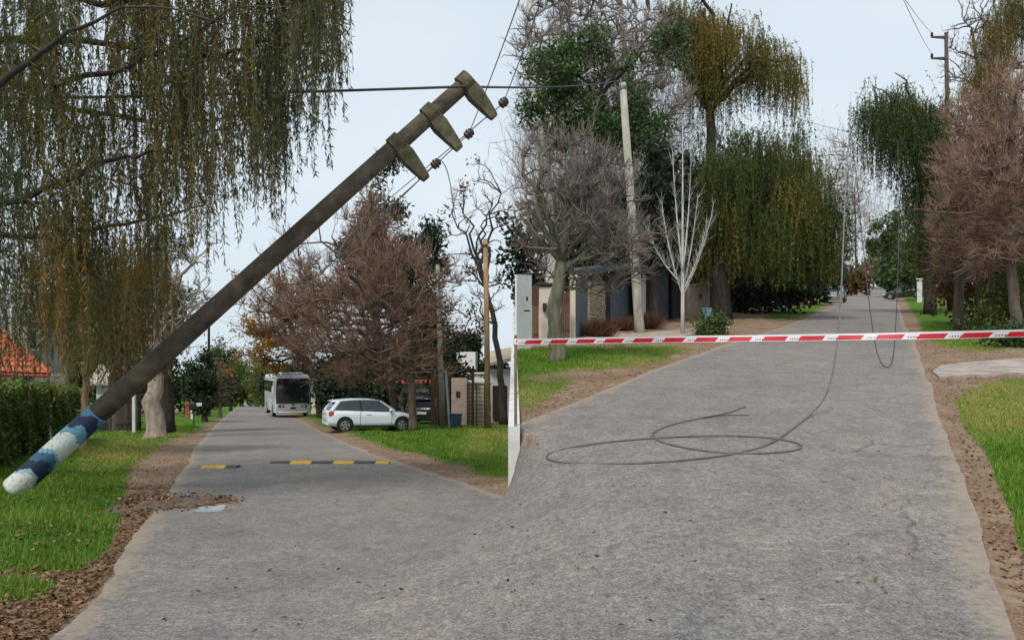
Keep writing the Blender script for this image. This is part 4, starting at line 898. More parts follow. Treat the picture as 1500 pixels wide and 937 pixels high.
# ------------------------------------------------------------------ houses, walls, gates, fences
W_WHITE = mat('white_render', [(.55, .55, .53), (.72, .72, .70)], .85, 2.5, .2, bscale=30); W_GREY = mat('grey_render', [(.085, .105, .12), (.13, .155, .17)], .85, 2, .2, bscale=30)
W_CREAM = mat('cream_render', [(.50, .42, .32), (.66, .58, .46)], .85, 2.5, .2, bscale=30); W_PINK = mat('pink_render', [(.34, .25, .20), (.47, .36, .30)], .85, 2.5, .2, bscale=30)
W_DGREY = mat('dark_grey_render', [(.05, .062, .07), (.085, .10, .11)], .85, 2, .2); M_IRON = mat('dark_iron', [(.018, .014, .013), (.045, .034, .03)], .6, 12)
M_RUST = mat('red_brown_wood', [(.07, .03, .022), (.15, .07, .05)], .8, 6, .3, stretch=(4, 4, .5)); M_WOOD = mat('dark_fence_wood', [(.05, .038, .03), (.12, .095, .075)], .9, 6, .4, stretch=(4, 4, .4))
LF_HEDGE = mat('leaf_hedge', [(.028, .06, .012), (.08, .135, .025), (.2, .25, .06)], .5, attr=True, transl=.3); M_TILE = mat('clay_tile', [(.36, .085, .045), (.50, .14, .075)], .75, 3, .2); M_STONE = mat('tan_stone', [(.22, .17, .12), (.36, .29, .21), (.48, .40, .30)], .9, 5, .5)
M_ROOFB = mat('brown_roof', [(.09, .065, .05), (.17, .125, .10)], .9, 5, .4); M_LATH = mat('cream_board', [(.36, .31, .24), (.5, .44, .36)], .85, 5)
M_PWHITE = mat('white_paint', [(.62, .62, .60), (.78, .78, .76)], .6, 4)
M_SLAB = mat('bleached_concrete', [(.20, .17, .145), (.33, .285, .245), (.44, .39, .34)], .92, 2.2, .4, bscale=45)
def slab_pts(p0, p1, h0, h1, th, sink=.25, away=None):
    d = unit(np.array([p1[0] - p0[0], p1[1] - p0[1], 0])); nrm = np.array([-d[1], d[0], 0])
    if nrm[1] < 0: nrm = -nrm
    q = [p0, p1, p1 + nrm * th, p0 + nrm * th]
    bot = [np.array([a_[0], a_[1], z - sink]) for a_, z in zip(q, (p0[2], p1[2], p1[2], p0[2]))]
    top = [np.array([a_[0], a_[1], z]) for a_, z in zip(q, (h0, h1, h1, h0))]
    return bot + top
def panel(px0, r0, px1, r1, t0, t1, th=.25):
    """wall piece standing on the ground between two pixels, tops at rows t0, t1"""
    a_, b_ = ground(px0, r0), ground(px1, r1)
    return MB().hexa(slab_pts(a_, b_, (HY - t0) / F * a_[1], (HY - t1) / F * b_[1], th))
def single(name, label, cat_, mb, m, base): 
    t = root(name, base, label, cat_); return t, mb.build('wall', m, t)
# climbing street frontage
b0 = ground(768, 512); t = root('metal_gate', b0, 'tall white sheet-metal gate between the retaining wall and cream pillars', 'gate')
panel(757, 513, 779, 510, 402, 403, .06).build('leaf_panel', M_PWHITE, t)
p = at(772, 455, b0[1] - .06); MB().box(p, (.16, .06, .05), .1, .01).build('handle', M_IRON, t); MB().box(p + np.array([0, .0, .35]), (.06, .07, .12)).build('lock', M_IRON, t)
for i, (x0, x1, rb, tp, lab) in enumerate([(780, 789, 506, 418, 'dark red-brown slatted gate beside the white sheet-metal gate'), (822, 835, 500, 428, 'dark red-brown slatted gate behind the mossy trunk')]):
    a_ = ground((x0 + x1) / 2, rb); t = root('slatted_gate', a_, lab, 'gate'); k = 4 + i
    for j in range(k):
        xa = x0 + (x1 - x0) * j / k; panel(xa, rb, xa + (x1 - x0) / k * .8, rb, tp, tp, .05).build('slat', M_RUST, t)
    w0 = (x0 - CX) / F * a_[1]; w1 = (x1 - CX) / F * a_[1]
    for row in (rb - 16, rb - 60): MB().box(((w0 + w1) / 2, a_[1] + .09, (HY - row) / F * a_[1]), (w1 - w0, .05, .09)).build('rail', M_IRON, t)
for x0, x1, rb, tp, lab in [(790, 806, 503, 420, 'cream rendered gate pillar with a small dark lamp beside the mossy tree'), (836, 843, 498, 408, 'narrow cream rendered pillar against the grey garden wall')]:
    a_ = ground((x0 + x1) / 2, rb); t = root('gate_pillar', a_, lab, 'pillar'); panel(x0, rb, x1, rb, tp, tp, .45).build('shaft', W_CREAM, t)
    c = at((x0 + x1) / 2, tp, a_[1] + .2); MB().box(c + np.array([0, 0, .05]), ((x1 - x0) / F * a_[1] + .12, .55, .10), 0, .02).build('cap', M_IRON if x0 == 790 else W_CREAM, t)
    if x0 == 790: MB().box(at(798, 450, a_[1] - .08), (.13, .16, .28), 0, .03).build('lamp', M_IRON, t)
b0 = ground(900, 480); t = root('garden_wall', b0, 'slate grey garden wall with tan stone pillar and dark openings behind the concrete pole', 'wall')
panel(844, 497, 861, 490, 406, 404).build('wall', W_GREY, t)
panel(893, 477, 931, 472, 402, 399).build('wall', W_GREY, t); panel(951, 471, 987, 468, 386, 384).build('wall', W_DGREY, t)
panel(936, 474, 946, 473, 382, 382, .3).build('pillar', W_WHITE, t)
panel(886, 479, 894, 477, 404, 404, .1).build('dark_panel', M_IRON, t); panel(930, 474, 952, 471, 392, 392, .1).build('dark_panel', M_IRON, t); panel(986, 469, 1000, 466, 384, 384, .1).build('dark_panel', M_IRON, t)  # dark sheets stand in for the shade inside the wall's gaps and openings
MB().hexa([at(840, 404, 30), at(1002, 384, 40), at(1002, 386, 48), at(840, 400, 38), at(840, 396, 30), at(1002, 376, 40), at(1002, 378, 48), at(840, 392, 38)]).build('coping', W_DGREY, t)
sp_ = panel(862, 485, 886, 480, 412, 411, .5); sp = sp_.build('stone_pillar', mat('mortar', [(.16, .13, .10), (.24, .2, .16)], .95, 9), t)
pa, pb = ground(862, 485), ground(886, 480); wv = pb - pa; wl = np.linalg.norm(wv[:2]); row = 0; zz = pa[2] + .02; top = (HY - 412) / F * pa[1]
while zz < top - .1:
    h_ = rng.uniform(.10, .17); u = 0
    while u < wl - .05:
        w_ = min(rng.uniform(.14, .3), wl - u)
        c = pa + unit(wv * np.array([1, 1, 0])) * (u + w_ / 2); n_ = np.array([wv[1], -wv[0], 0]) / wl
        c = c + n_ * rng.uniform(.0, .025); c[2] = zz + h_ / 2
        MB().box(c, (w_ - .018, .05, h_ - .016), math.atan2(wv[1], wv[0]), .012).build('stone', M_STONE, sp)
        u += w_
    zz += h_
b0 = ground(1026, 466); t, _ = single('gate_wall', 'beige rendered gate wall beside the dark trunk of the dome-shaped willow', 'wall', panel(1010, 467, 1040, 464, 418, 412, .3), W_PINK, b0); MB().box(at(1026, 434, b0[1] - .08), (.18, .1, .26), 0, .02).build('meter_box', M_IRON, t)
b0 = ground(1146, 451); t, _ = single('low_wall', 'short whitewashed low wall in the shade of the dome-shaped willow', 'wall', panel(1134, 452, 1157, 450, 433, 431, .3), W_WHITE, b0)
b0 = onground(1182, 62); t = root('picket_fence', b0, 'reddish wooden picket fence beneath the rusty tree', 'fence')
for k in range(9):
    c = onground(1164 + k * 4.6, 62 + k * .9); MB().box(c + np.array([0, 0, 1.1]), (.16, .06, 2.3 + rng.uniform(-.1, .1)), .3, .01).build('picket', M_RUST, t)
c0, c1 = onground(1162, 62.2), onground(1204, 69.5)
for h_ in (.7, 1.7): MB().tube([c0 + np.array([0, .1, h_]), c1 + np.array([0, .1, h_])], .05, 5).build('rail', M_WOOD, t)
b0 = ground(1347, 444); t = root('sign_post', b0, 'pale weathered post standing on the grass near the dark parked car', 'post')
MB().box(b0 + np.array([0, 0, 1.1]), (.5, .18, 2.4), .1, .04).build('shaft', W_WHITE, t); MB().box(b0 + np.array([0, 0, 2.36]), (.6, .26, .14), .1, .03).build('cap', W_WHITE, t)
b0 = ground(1034, 468); t = root('waste_bin', b0, 'small pale blue bin behind the green bush', 'bin')
MB().loft([[(b0[0] + sx * w, b0[1] + sy * w, b0[2] + z) for sx, sy in ((-1, -1), (1, -1), (1, 1), (-1, 1))] for z, w in ((0, .19), (.55, .25))]).build('tub', mat('pale_blue_plastic', [(.30, .45, .55), (.42, .56, .64)], .5, 6), t)
MB().box(b0 + np.array([0, 0, .58]), (.56, .56, .06), 0, .02).build('lid', MATS['pale_blue_plastic'], t)
shrub('leafy_bush', 'bright green leafy bush at the verge beside the white birch', ell([(1043, 478, 18, 12), (1035, 484, 14, 7)], 28.5), LF_GREEN, 2200, (.13, .07), base=ground(1043, 491), vb=.6)
for i, (e, lab) in enumerate([((878, 478, 20, 16), 'rusty ornamental grass clump at the foot of the stone pillar'), ((945, 466, 26, 14), 'wide rusty ornamental grass clump behind the concrete pole'), ((915, 474, 18, 11), 'dark rusty ornamental grass clump between the two larger clumps')]):
    Yq = (27, 32, 31)[i]; c = onground(e[0], Yq); t = root('grass_clump', c, lab, 'plant'); n_ = 1500
    a_ = rng.uniform(0, 2 * math.pi, n_); lean = rng.random(n_) ** .7; L_ = rng.uniform(.5, 1.0, n_) * (e[3] * 2 / F * Yq)
    B0 = c + np.stack([rng.normal(0, e[2] / F * Yq * .35, n_), rng.normal(0, .2, n_), np.zeros(n_)], 1); D = unit(np.stack([np.cos(a_) * lean, np.sin(a_) * lean, 1.1 - lean * .6], 1))
    x = leaves(B0, D, L_ * 1.1, .022, np.clip(rng.normal(.45, .25, n_), 0, 1)); lcrown(t, x, LF_BROWN, 'blades')

# driveway slab on the far verge
pts = SLABS[0]
P = np.array([ground(*q) for q in pts]); n_ = len(P); V = np.concatenate([P + [0, 0, -.05], P + [0, 0, .055]])
o = raw('driveway_slab', V, [tuple(range(n_ - 1, -1, -1)), tuple(range(n_, 2 * n_))] + [(i, (i + 1) % n_, n_ + (i + 1) % n_, n_ + i) for i in range(n_)], M_SLAB)
tag(o, kind='structure')
pts = SLABS[1]
P = np.array([ground(*q) for q in pts]); n_ = len(P); V = np.concatenate([P + [0, 0, -.05], P + [0, 0, .05]])
tag(raw('pavement', V, [tuple(range(n_ - 1, -1, -1)), tuple(range(n_, 2 * n_))] + [(i, (i + 1) % n_, n_ + (i + 1) % n_, n_ + i) for i in range(n_)], mat('sandy_path', [(.26, .2, .15), (.42, .35, .28)], .95, 4, .4, bscale=40)), kind='structure')
o = shrub('hedge_bush', 'light green hedge bush at the foot of the pinkish-brown bare tree', ell([(1468, 445, 28, 42), (1500, 440, 30, 50), (1440, 470, 20, 22)], 27.5), LF_LIGHT, 5200, (.13, .075), base=onground(1470, 27.5), vb=.35)
shrub('hedge_bush', 'dark low bush spreading along the verge behind the tape', ell([(1515, 500, 34, 20), (1470, 492, 26, 12)], 22.5), LF_GREEN, 3200, (.12, .07), base=onground(1510, 22.5), vb=.3)
shrub('hedge_bush', 'rusty undergrowth filling the gaps between the bare trunks by the slab', ell([(1440, 420, 60, 60), (1500, 410, 40, 60)], 35), LF_BROWN, 6500, (.2, .12), base=onground(1440, 35), vb=.3)

# lower street, hedge side
def hedge():
    P = [(-260, 17.0 * 0 + 9.5), (0, 15.2), (75, 21.0), (116, 25.0)]; b0 = onground(40, 18.5)
    t = root('hedge', b0, 'clipped dense dark green hedge along the verge behind the pole foot', 'hedge')
    line = np.array([onground(px, Y) for px, Y in P]); d = np.concatenate([[0], np.cumsum(np.linalg.norm(np.diff(line, axis=0), axis=1))])
    n_ = 34000; u = rng.uniform(0, d[-1], n_); C = np.stack([np.interp(u, d, line[:, i]) for i in range(3)], 1)
    dirs = np.array([.55, .83, 0]); nrm = np.array([.83, -.55, 0])
    hh = rng.random(n_) ** .8 * 1.78; bulge = .10 * np.sin(u * 2.1 + hh * 3) + .08 * np.sin(u * 5 + hh * 5)
    topm = rng.random(n_) < .2; hh = np.where(topm, 1.72 + rng.normal(0, .08, n_), hh)
    off = np.where(topm, -rng.random(n_) * 1.0, bulge - rng.random(n_) ** 2 * .3 + rng.normal(0, .04, n_))
    C = C + nrm * off[:, None]; C[:, 2] += hh + .06 * np.sin(u * 1.7)
    D = unit(nrm * .7 + rng.normal(size=(n_, 3)) * .7 + np.array([0, 0, .1])); s = rng.uniform(.6, 1.3, n_)
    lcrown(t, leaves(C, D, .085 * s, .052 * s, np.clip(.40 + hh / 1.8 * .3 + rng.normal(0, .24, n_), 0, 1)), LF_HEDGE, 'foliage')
    m = MB()
    for k in range(26):
        q = np.array([np.interp(d[-1] * (k + .5) / 26, d, line[:, i]) for i in range(3)]) - nrm * .45
        m.tube([q, q + np.array([rng.normal(0, .1), 0, .9]), q + np.array([rng.normal(0, .2), .1, 1.6])], [.05, .035, .01], 5)
    m.build('stems', B_DARK, t)
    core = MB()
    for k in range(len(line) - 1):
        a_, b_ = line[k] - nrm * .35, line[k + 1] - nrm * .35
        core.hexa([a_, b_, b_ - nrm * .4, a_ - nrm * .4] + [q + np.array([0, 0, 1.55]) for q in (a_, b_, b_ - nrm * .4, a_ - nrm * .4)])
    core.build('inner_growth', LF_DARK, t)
hedge()
b0 = onground(80, 21.2); b0[2] += 0; t = root('fence_post', b0, 'whitewashed square post standing in the gap of the green hedge', 'post')
MB().box(b0 + np.array([.1, -.5, .62]), (.18, .16, 1.3), .2, .02).build('shaft', M_PWHITE, t); MB().box(b0 + np.array([.1, -.5, 1.285]), (.2, .18, .05), .2, .02).build('cap', M_PWHITE, t)
def tiled_house():
    b0 = onground(-40, 29); t = root('bungalow', b0, 'low white house with red clay tile roof behind the hedge', 'house')
    # front wall facing the verge
    Wl = MB().hexa(slab_pts(onground(-230, 28.5), onground(62, 30.5), .0 + (HY - 546) / F * 28.5, (HY - 549) / F * 30.5, 3.5, .3)); Wl.build('wall', W_WHITE, t)
    E0, E1 = at(-260, 536, 27.4), at(73, 548, 29.6); U = unit(E1 - E0); up = unit(at(-60, 445, 33.5) - at(20, 545, 29.3)); up = unit(np.array([-.25, .66, .62])); up = unit(up - U * (up @ U)); nrm = np.cross(U, up)
    if nrm[2] < 0: nrm = -nrm
    ln = np.linalg.norm(E1 - E0); roof = MB(); hip = .95
    depth = 4.2
    c4 = [E0, E1, E1 + up * depth - U * depth * hip, E0 + up * depth]
    roof.hexa([q - nrm * .12 for q in c4] + c4); ro = roof.build('roof', M_TILE, t)
    MB().tube([E0 - nrm * .06 - up * .05, E1 - nrm * .06 - up * .05], .07, 6).build('gutter', mat('red_fascia', [(.28, .03, .025), (.36, .05, .04)], .6, 4), t)
    # one tile: shallow arch
    tw, tl = .27, .36; v = []; 
    for y in (0, tl):
        for j in range(4):
            a_ = math.pi * j / 3; v.append((tw / 2 - tw * .5 * math.cos(a_) - tw / 2 + tw / 2, y, .05 * math.sin(a_) + (.035 if y == 0 else .0)))
        for j in range(4):
            a_ = math.pi * j / 3; v.append((tw / 2 - tw * .5 * math.cos(a_), y, .05 * math.sin(a_) + (.035 if y == 0 else 0) - .025))
    f = [(j, j + 1, 8 + j + 1, 8 + j) for j in range(3)] + [(4 + j, 12 + j, 12 + j + 1, 4 + j + 1) for j in range(3)] + [(j, 4 + j, 5 + j, j + 1) for j in range(3)] + [(0, 8, 12, 4), (3, 7, 15, 11)]
    first = None; Mx = Matrix((tuple(U), tuple(up), tuple(nrm))).transposed().to_4x4()
    for r_ in range(12):
        y = r_ * .33; x1 = ln - y * hip - .05; nmax = 26; k = 0
        x = x1 - tw
        while x > 0 and k < 15 + r_ // 3:
            if first is None: o = raw('tile', v, f, M_TILE, ro, local=True); first = o
            else: o = first.copy(); COL.objects.link(o); o.parent = ro
            p_ = E0 + U * x + up * y + nrm * .012 - b0
            o.matrix_local = Matrix.Translation(Vector(p_)) @ Mx
            x -= tw + .005; k += 1
    hp = MB()
    for k in range(9):
        u0 = E1 + (up - U * hip) * (k * .42) + nrm * .04; u1 = E1 + (up - U * hip) * (k * .42 + .45) + nrm * .075
        MB().tube([u0, u1], .085, 7).build('ridge_tile', M_TILE, ro)
    f_ = MB().box(at(33, 556, 28.9 + .9), (.6, .12, .9), .2).build('window', M_GLASS, t); MB().box(at(46, 556, 29.1 + .9), (.28, .12, .95), .2).build('shutter', M_PWHITE, f_)
    MB().box(at(2, 556, 28.2 + .6), (.75, .3, .14), .2, .02).build('awning', MATS['red_fascia'], t)
tiled_house()
def tall_house():
    Y = 36; b0 = onground(60, Y); t = root('two_storey_house', b0, 'grey two-storey house with brown roof half hidden behind the willow', 'house')
    a_, b_ = onground(40, Y), onground(100, Y + 3); top = (HY - 468) / F * Y
    MB().hexa(slab_pts(a_, b_, top, top, 4.0)).build('wall', mat('warm_grey_render', [(.28, .27, .25), (.4, .385, .36)], .9, 3, .2), t)
    r0, r1 = at(30, 474, Y - .5), at(108, 470, Y + 2.8); dz = np.array([0, 2.4, 1.7])
    rf = MB().hexa([r0 + np.array([0, 0, -.12]), r1 + np.array([0, 0, -.12]), r1 + dz - np.array([0, 0, .12]), r0 + dz - np.array([0, 0, .12]), r0, r1, r1 + dz, r0 + dz]).build('roof', M_ROOFB, t)
    MB().box(at(80, 450, Y + 3), (.7, .7, 1.6), .1, .03).build('chimney', M_ROOFB, rf)
    c = at(51, 497, Y + .35); c[1] -= .05; w = MB().box(c, (.42, .1, 1.05), .35).build('window', M_PWHITE, t); MB().box(c + np.array([.0, -.06, 0]), (.26, .06, .86), .35).build('pane', M_GLASS, w)
tall_house()
def gatehouse():
    Y = 33; b0 = onground(152, Y); t = root('gatehouse', b0, 'small white gatehouse with pale gabled roof and dark arch beside the dark fence', 'building'); s = Y / F
    x0, x1 = (141 - CX) * s, (164 - CX) * s; zt = (HY - 562) * s
    MB().box(((x0 + x1) / 2, Y + .6, (b0[2] + zt) / 2), (x1 - x0, 1.2, zt - b0[2])).build('wall', W_WHITE, t)
    m = MB(); c = (x0 + x1) / 2; pr = [(-.26, -.05)]; n_ = 8
    pts = [(c - .26, b0[2] + .02)] + [(c - .26 * math.cos(math.pi * k / n_), zt - .75 + .26 * math.sin(math.pi * k / n_)) for k in range(n_ + 1)] + [(c + .26, b0[2] + .02)]
    m.loft([[(x, Y - .02, z) for x, z in pts], [(x, Y + .1, z) for x, z in pts]]).build('arch_door', M_IRON, t)
    e0, e1 = (134 - CX) * s, (169 - CX) * s; zr = (HY - 536) * s; r_ = [(e0, Y - .3, zt - .05), (e1 - .15, Y - .3, zt - .05), (e1 - .35, Y + .6, zr), (e0 + .0, Y + .6, zr)]
    ro = MB().hexa([np.array(q) for q in r_] + [np.array(q) + np.array([0, 0, .09]) for q in r_]).build('roof', M_LATH, t)
    r2 = [(e0, Y + .6, zr), (e1 - .35, Y + .6, zr), (e1 - .15, Y + 1.5, zt - .05), (e0, Y + 1.5, zt - .05)]
    MB().hexa([np.array(q) for q in r2] + [np.array(q) + np.array([0, 0, .09]) for q in r2]).build('roof_slope', M_LATH, ro)
    MB().tube([(e0 + .55, Y - .34, zt), (e0 + .5, Y + .58, zr + .12)], .03, 5).build('batten', M_WOOD, ro)
    MB().add([(x1 + .02, Y, zt), (x1 + .02, Y + 1.2, zt), (x1 + .02, Y + .6, zr - .05), (x1 - .05, Y, zt), (x1 - .05, Y + 1.2, zt), (x1 - .05, Y + .6, zr - .05)], [(0, 1, 2), (5, 4, 3), (0, 2, 5, 3), (1, 4, 5, 2), (0, 3, 4, 1)]).build('gable', M_ROOFB, t)
gatehouse()
b0 = onground(186, 33); t = root('picket_fence', b0, 'dark vertical board fence between the gatehouse and the pale pollard', 'fence')
for k in range(6):
    c = onground(171 + 6.6 * k, 32 + k * .5); MB().box(c + np.array([0, 0, .85]), (.17, .05, 1.75), .3, .01).build('board', M_WOOD, t)
c0, c1 = onground(168, 31.8), onground(208, 34.9)
for h_ in (.4, 1.4): MB().tube([c0 + np.array([0, .06, h_]), c1 + np.array([0, .06, h_])], .035, 5).build('rail', M_WOOD, t)
for px, hh, m, lab in [(203, 1.75, M_PWHITE, 'slim white gate post beside the pale pollard trunk'), (168, 2.4, M_WOOD, 'tall dark wooden post at the gatehouse corner')]:
    c = onground(px, 33); t = root('fence_post', c, lab, 'post'); MB().box(c + np.array([0, -.4, hh / 2]), (.13, .13, hh), .1, .015).build('shaft', m, t); MB().box(c + np.array([0, -.4, hh + .02]), (.16, .16, .05), .1, .01).build('cap', m, t)
b0 = onground(276, 56); t = root('gate_pillar', b0, 'red brick gate pillar with a white edge beyond the pale pollard', 'pillar'); M_BRICK = mat('red_brick', [(.30, .07, .035), (.42, .13, .07)], .85, 6, .4)
MB().box(b0 + np.array([0, 0, .85]), (.30, .30, 1.85)).build('core', mat('brick_joint', [(.3, .25, .2), (.36, .3, .25)], .95, 8), t)
for r_ in range(20):
    for k in range(2): MB().box(b0 + np.array([-.085 + .17 * k + (.02 if r_ % 2 else -.02), -.15, .03 + r_ * .088]), (.155, .04, .072)).build('brick', M_BRICK, t)
MB().box(b0 + np.array([.27, 0, .7]), (.18, .2, 1.5), 0, .02).build('white_edge', M_PWHITE, t)
b0 = ground(284, 626); t = root('mailbox', b0, 'black mailbox on a thin post with a small white plate on the verge', 'mailbox')
MB().tube([b0, b0 + np.array([0, 0, .95])], .03, 6).build('post', M_IRON, t); MB().box(b0 + np.array([0, 0, 1.1]), (.42, .28, .36), .2, .05).build('box', M_IRON, t); MB().box(b0 + np.array([.32, -.1, 1.2]), (.26, .03, .18), .1, .01).build('plate', M_PWHITE, t)
b0 = onground(306, 62); t = root('lamp_post', b0, 'dark slim street lamp post on the verge by the reddish trees', 'lamp post')
tp = at(306, 446, 62); MB().tube([b0, tp], [.13, .09], 10).build('pole', M_IRON, t); MB().tube([tp - np.array([0, 0, .1]), tp + np.array([.6, -.4, .15])], .05, 6).build('arm', M_IRON, t); MB().box(tp + np.array([.75, -.5, .15]), (.5, .24, .14), -.5, .04).build('lamp_head', M_IRON, t)
# lower street, gate side
b0 = ground(649, 628); Y = b0[1]; t = root('utility_pole', b0, 'pale green concrete pole with a conduit beside the gate pergola', 'pole')
MB().tube([b0 - np.array([0, 0, .2]), at(645, 520, Y), at(641, 388, Y)], [.15, .13, .09], 12).build('shaft', mat('green_concrete', [(.20, .23, .18), (.33, .36, .29)], .9, 4, .3, stretch=(1, 1, .3), bscale=30), t, smooth=True)
MB().tube([at(646, 470, Y - .12), at(643, 400, Y - .12)], .045, 7).build('conduit', M_STEEL, t); MB().box(at(643, 475, Y - .15), (.2, .12, .3), 0, .02).build('junction_box', MATS['green_concrete'], t)
b0 = ground(659, 629); Y = b0[1]; t = root('steel_pipe', b0, 'grey steel pipe leaning beside the pale green pole', 'pipe'); MB().tube([b0, at(653, 545, Y)], .06, 8).build('tube', mat('galvanised', [(.3, .34, .38), (.42, .46, .5)], .5, 6, metal=.4), t); MB().tube([at(653, 546, Y), at(653, 543, Y)], .075, 8).build('cap', MATS['galvanised'], t)
b0 = ground(715, 630); Y = b0[1]; t = root('utility_pole', b0, 'orange-brown wooden utility pole in front of the lattice gate', 'pole')
MB().tube([b0 - np.array([0, 0, .2]), at(713, 480, Y), at(711, 350, Y)], [.15, .13, .11], 12).build('shaft', mat('pole_wood', [(.16, .095, .05), (.27, .17, .09), (.36, .25, .14)], .9, 5, .4, stretch=(1, 1, .15), bscale=20), t, smooth=True)
MB().tube([at(714, 600, Y - .15), ground(741, 646)], .014, 5).build('guy_wire', M_STEEL, t); MB().box(at(711, 358, Y - .14), (.3, .1, .1), 0, .02).build('bracket', M_STEEL, t)
b0 = ground(673, 625); Y = b0[1] + 1.0; s = Y / F
t = root('gate_pergola', b0, 'pinkish gate wall with dark pergola beams beside the lattice gate', 'gate wall')
X = lambda px: (px - CX) * s; Zr = lambda row: (HY - row) * s; gzb = float(gz(X(673), Y)) - .1
MB().box(((X(661) + X(684)) / 2, Y + .2, (gzb + Zr(553)) / 2), (X(684) - X(661), .4, Zr(553) - gzb)).build('wall', W_PINK, t)
MB().box((X(671), Y - .03, Zr(577)), (.22, .08, .3), 0, .02).build('intercom', M_IRON, t)
for px in (657, 693): MB().box((X(px), Y - .05, (gzb + Zr(541)) / 2), (.14, .14, Zr(541) - gzb), 0, .01).build('post', M_IRON, t)
MB().box((X(675), Y - .06, Zr(541)), (1.5, .16, .16), 0, .02).build('beam', M_IRON, t)
for k in range(6): MB().box((X(658 + k * 7), Y + .15, Zr(541) + .14), (.07, .9, .12)).build('rafter', M_IRON, t)
b0 = np.array([X(700), Y, gzb + .1]); t = root('lattice_gate', b0, 'dark iron lattice gate between pergola and wooden pole', 'gate')
for px in (685, 698, 710): MB().box((X(px), Y - .1, (gzb + Zr(561)) / 2), (.07, .06, Zr(561) - gzb)).build('stile', M_IRON, t)
for k in range(11):
    z = gzb + .15 + k * (Zr(562) - gzb - .2) / 10; MB().box((X(697.5), Y - .1, z), (X(710) - X(685), .035, .035)).build('bar', M_IRON, t)
for k in range(8): MB().box((X(688 + k * 3.0), Y - .1, (gzb + Zr(561)) / 2), (.022, .022, Zr(561) - gzb - .1)).build('upright', M_IRON, t)
b0 = onground(702, 41.5); t = root('courtyard_wall', b0, 'pale blockwork wall seen through the lattice gate', 'wall'); s2 = 41.5 / F
MB().box(((702 - CX) * s2, 41.6, (b0[2] + (HY - 562) * s2) / 2), (1.35, .2, (HY - 562) * s2 - b0[2])).build('wall', W_CREAM, t); MB().box(((702 - CX) * s2, 41.6, (HY - 561) * s2), (1.5, .3, .1), 0, .02).build('coping', W_PINK, t)
b0 = ground(668, 629); t = root('waste_bin', b0, 'dark blue wheeled bin in front of the pinkish gate wall', 'bin'); M_BIN = mat('blue_plastic', [(.03, .06, .10), (.05, .09, .14)], .5, 6)
MB().loft([[(b0[0] + sx * w, b0[1] + .1 + sy * w, b0[2] + z) for sx, sy in ((-1, -1), (1, -1), (1, 1), (-1, 1))] for z, w in ((.05, .21), (.7, .27))]).build('tub', M_BIN, t); MB().box(b0 + np.array([0, .1, .74]), (.6, .6, .07), 0, .025).build('lid', M_BIN, t)
for dx in (-.2, .2): MB().lathe(b0 + np.array([dx, .35, .1]), (1, 0, 0), [(0, .1), (.04, .1)], 12).build('wheel', M_TYRE, t)
b0 = onground(634, 38.5); t = root('fence_post', b0, 'rusty red square post between the bare tree and the pale green pole', 'post'); MB().box(b0 + np.array([0, 0, 1.35]), (.22, .22, 2.9), .1, .02).build('shaft', M_RUST, t); MB().box(b0 + np.array([0, 0, 2.82]), (.28, .28, .08), .1, .02).build('cap', M_RUST, t)
b0 = onground(642, 39); t = root('slatted_gate', b0, 'dark red-brown slatted gate behind the pale green pole', 'gate')
for k in range(6): 
    c = onground(637 + 3.6 * k, 39.2); MB().box(c + np.array([0, 0, 1.2]), (.09, .05, 2.5)).build('slat', M_RUST, t)
for h_ in (.4, 2.1): MB().box(onground(646, 39.3) + np.array([0, .05, h_]), (.8, .05, .1)).build('rail', M_IRON, t)
b0 = onground(612, 50); Y = 50; s = Y / F; t = root('garage', b0, 'white walled house with a reddish roof edge behind the hatchback', 'house'); zt = (HY - 562) * s
MB().box(((606 - CX) * s, Y + 2, (b0[2] + zt) / 2), (62 * s, 3.0, zt - b0[2])).build('wall', W_WHITE, t); MB().box(((606 - CX) * s, Y + 1.8, zt + .1), (68 * s, 3.8, .24), 0, .04).build('roof', M_TILE, t)
MB().box(((612 - CX) * s, Y + .46, b0[2] + .95), (44 * s, .1, 1.9)).build('garage_door', M_IRON, t)
b0 = onground(680, 54); Y = 54; s = Y / F; t = root('flat_roof_house', b0, 'house with a white block parapet rising above the gate pergola', 'house'); zt = (HY - 548) * s
MB().box(((690 - CX) * s, Y + 2, (b0[2] + zt) / 2), (95 * s, 3.5, zt - b0[2])).build('wall', W_WHITE, t); MB().box(((690 - CX) * s, Y + 2, zt + .06), (98 * s, 3.8, .14), 0, .03).build('coping', W_CREAM, t)
MB().box(((681 - CX) * s, Y + 1.2, (HY - 528) * s), (30 * s, 1.2, 26 * s), 0, .03).build('parapet', M_PWHITE, t)
MB().box(((697 - CX) * s, Y + 1.2, (HY - 528) * s), (.08, 1.0, 29 * s)).build('flue', M_STEEL, t)
b0 = onground(735, 46); Y = 46; s = Y / F; t = root('tiled_lodge', b0, 'lodge with a pale brown eave close to the retaining wall', 'house'); zt = (HY - 540) * s
MB().box(((733 - CX) * s, Y + 1.5, (b0[2] + zt) / 2), (30 * s, 2.4, zt - b0[2])).build('wall', W_WHITE, t)
MB().hexa([at(714, 536, Y - .3), at(749, 529, Y - .3), at(749, 515, Y + 3), at(714, 520, Y + 3), at(714, 532, Y - .3), at(749, 524, Y - .3), at(749, 508, Y + 3), at(714, 515, Y + 3)]).build('roof', M_LATH, t)
MB().box(((732 - CX) * s, Y + .27, b0[2] + 1.2), (.9, .08, 2.2)).build('dark_panel', M_IRON, t)
b0 = onground(473, 75); t, _ = single('boundary_wall', 'pale cream boundary wall between the coach and the dark bushes', 'wall', MB().box(b0 + np.array([0, 0, 1.1]), (2.3, .3, 2.6)), W_CREAM, b0); MB().box(b0 + np.array([0, 0, 2.45]), (2.45, .42, .12), 0, .02).build('coping', W_CREAM, t)

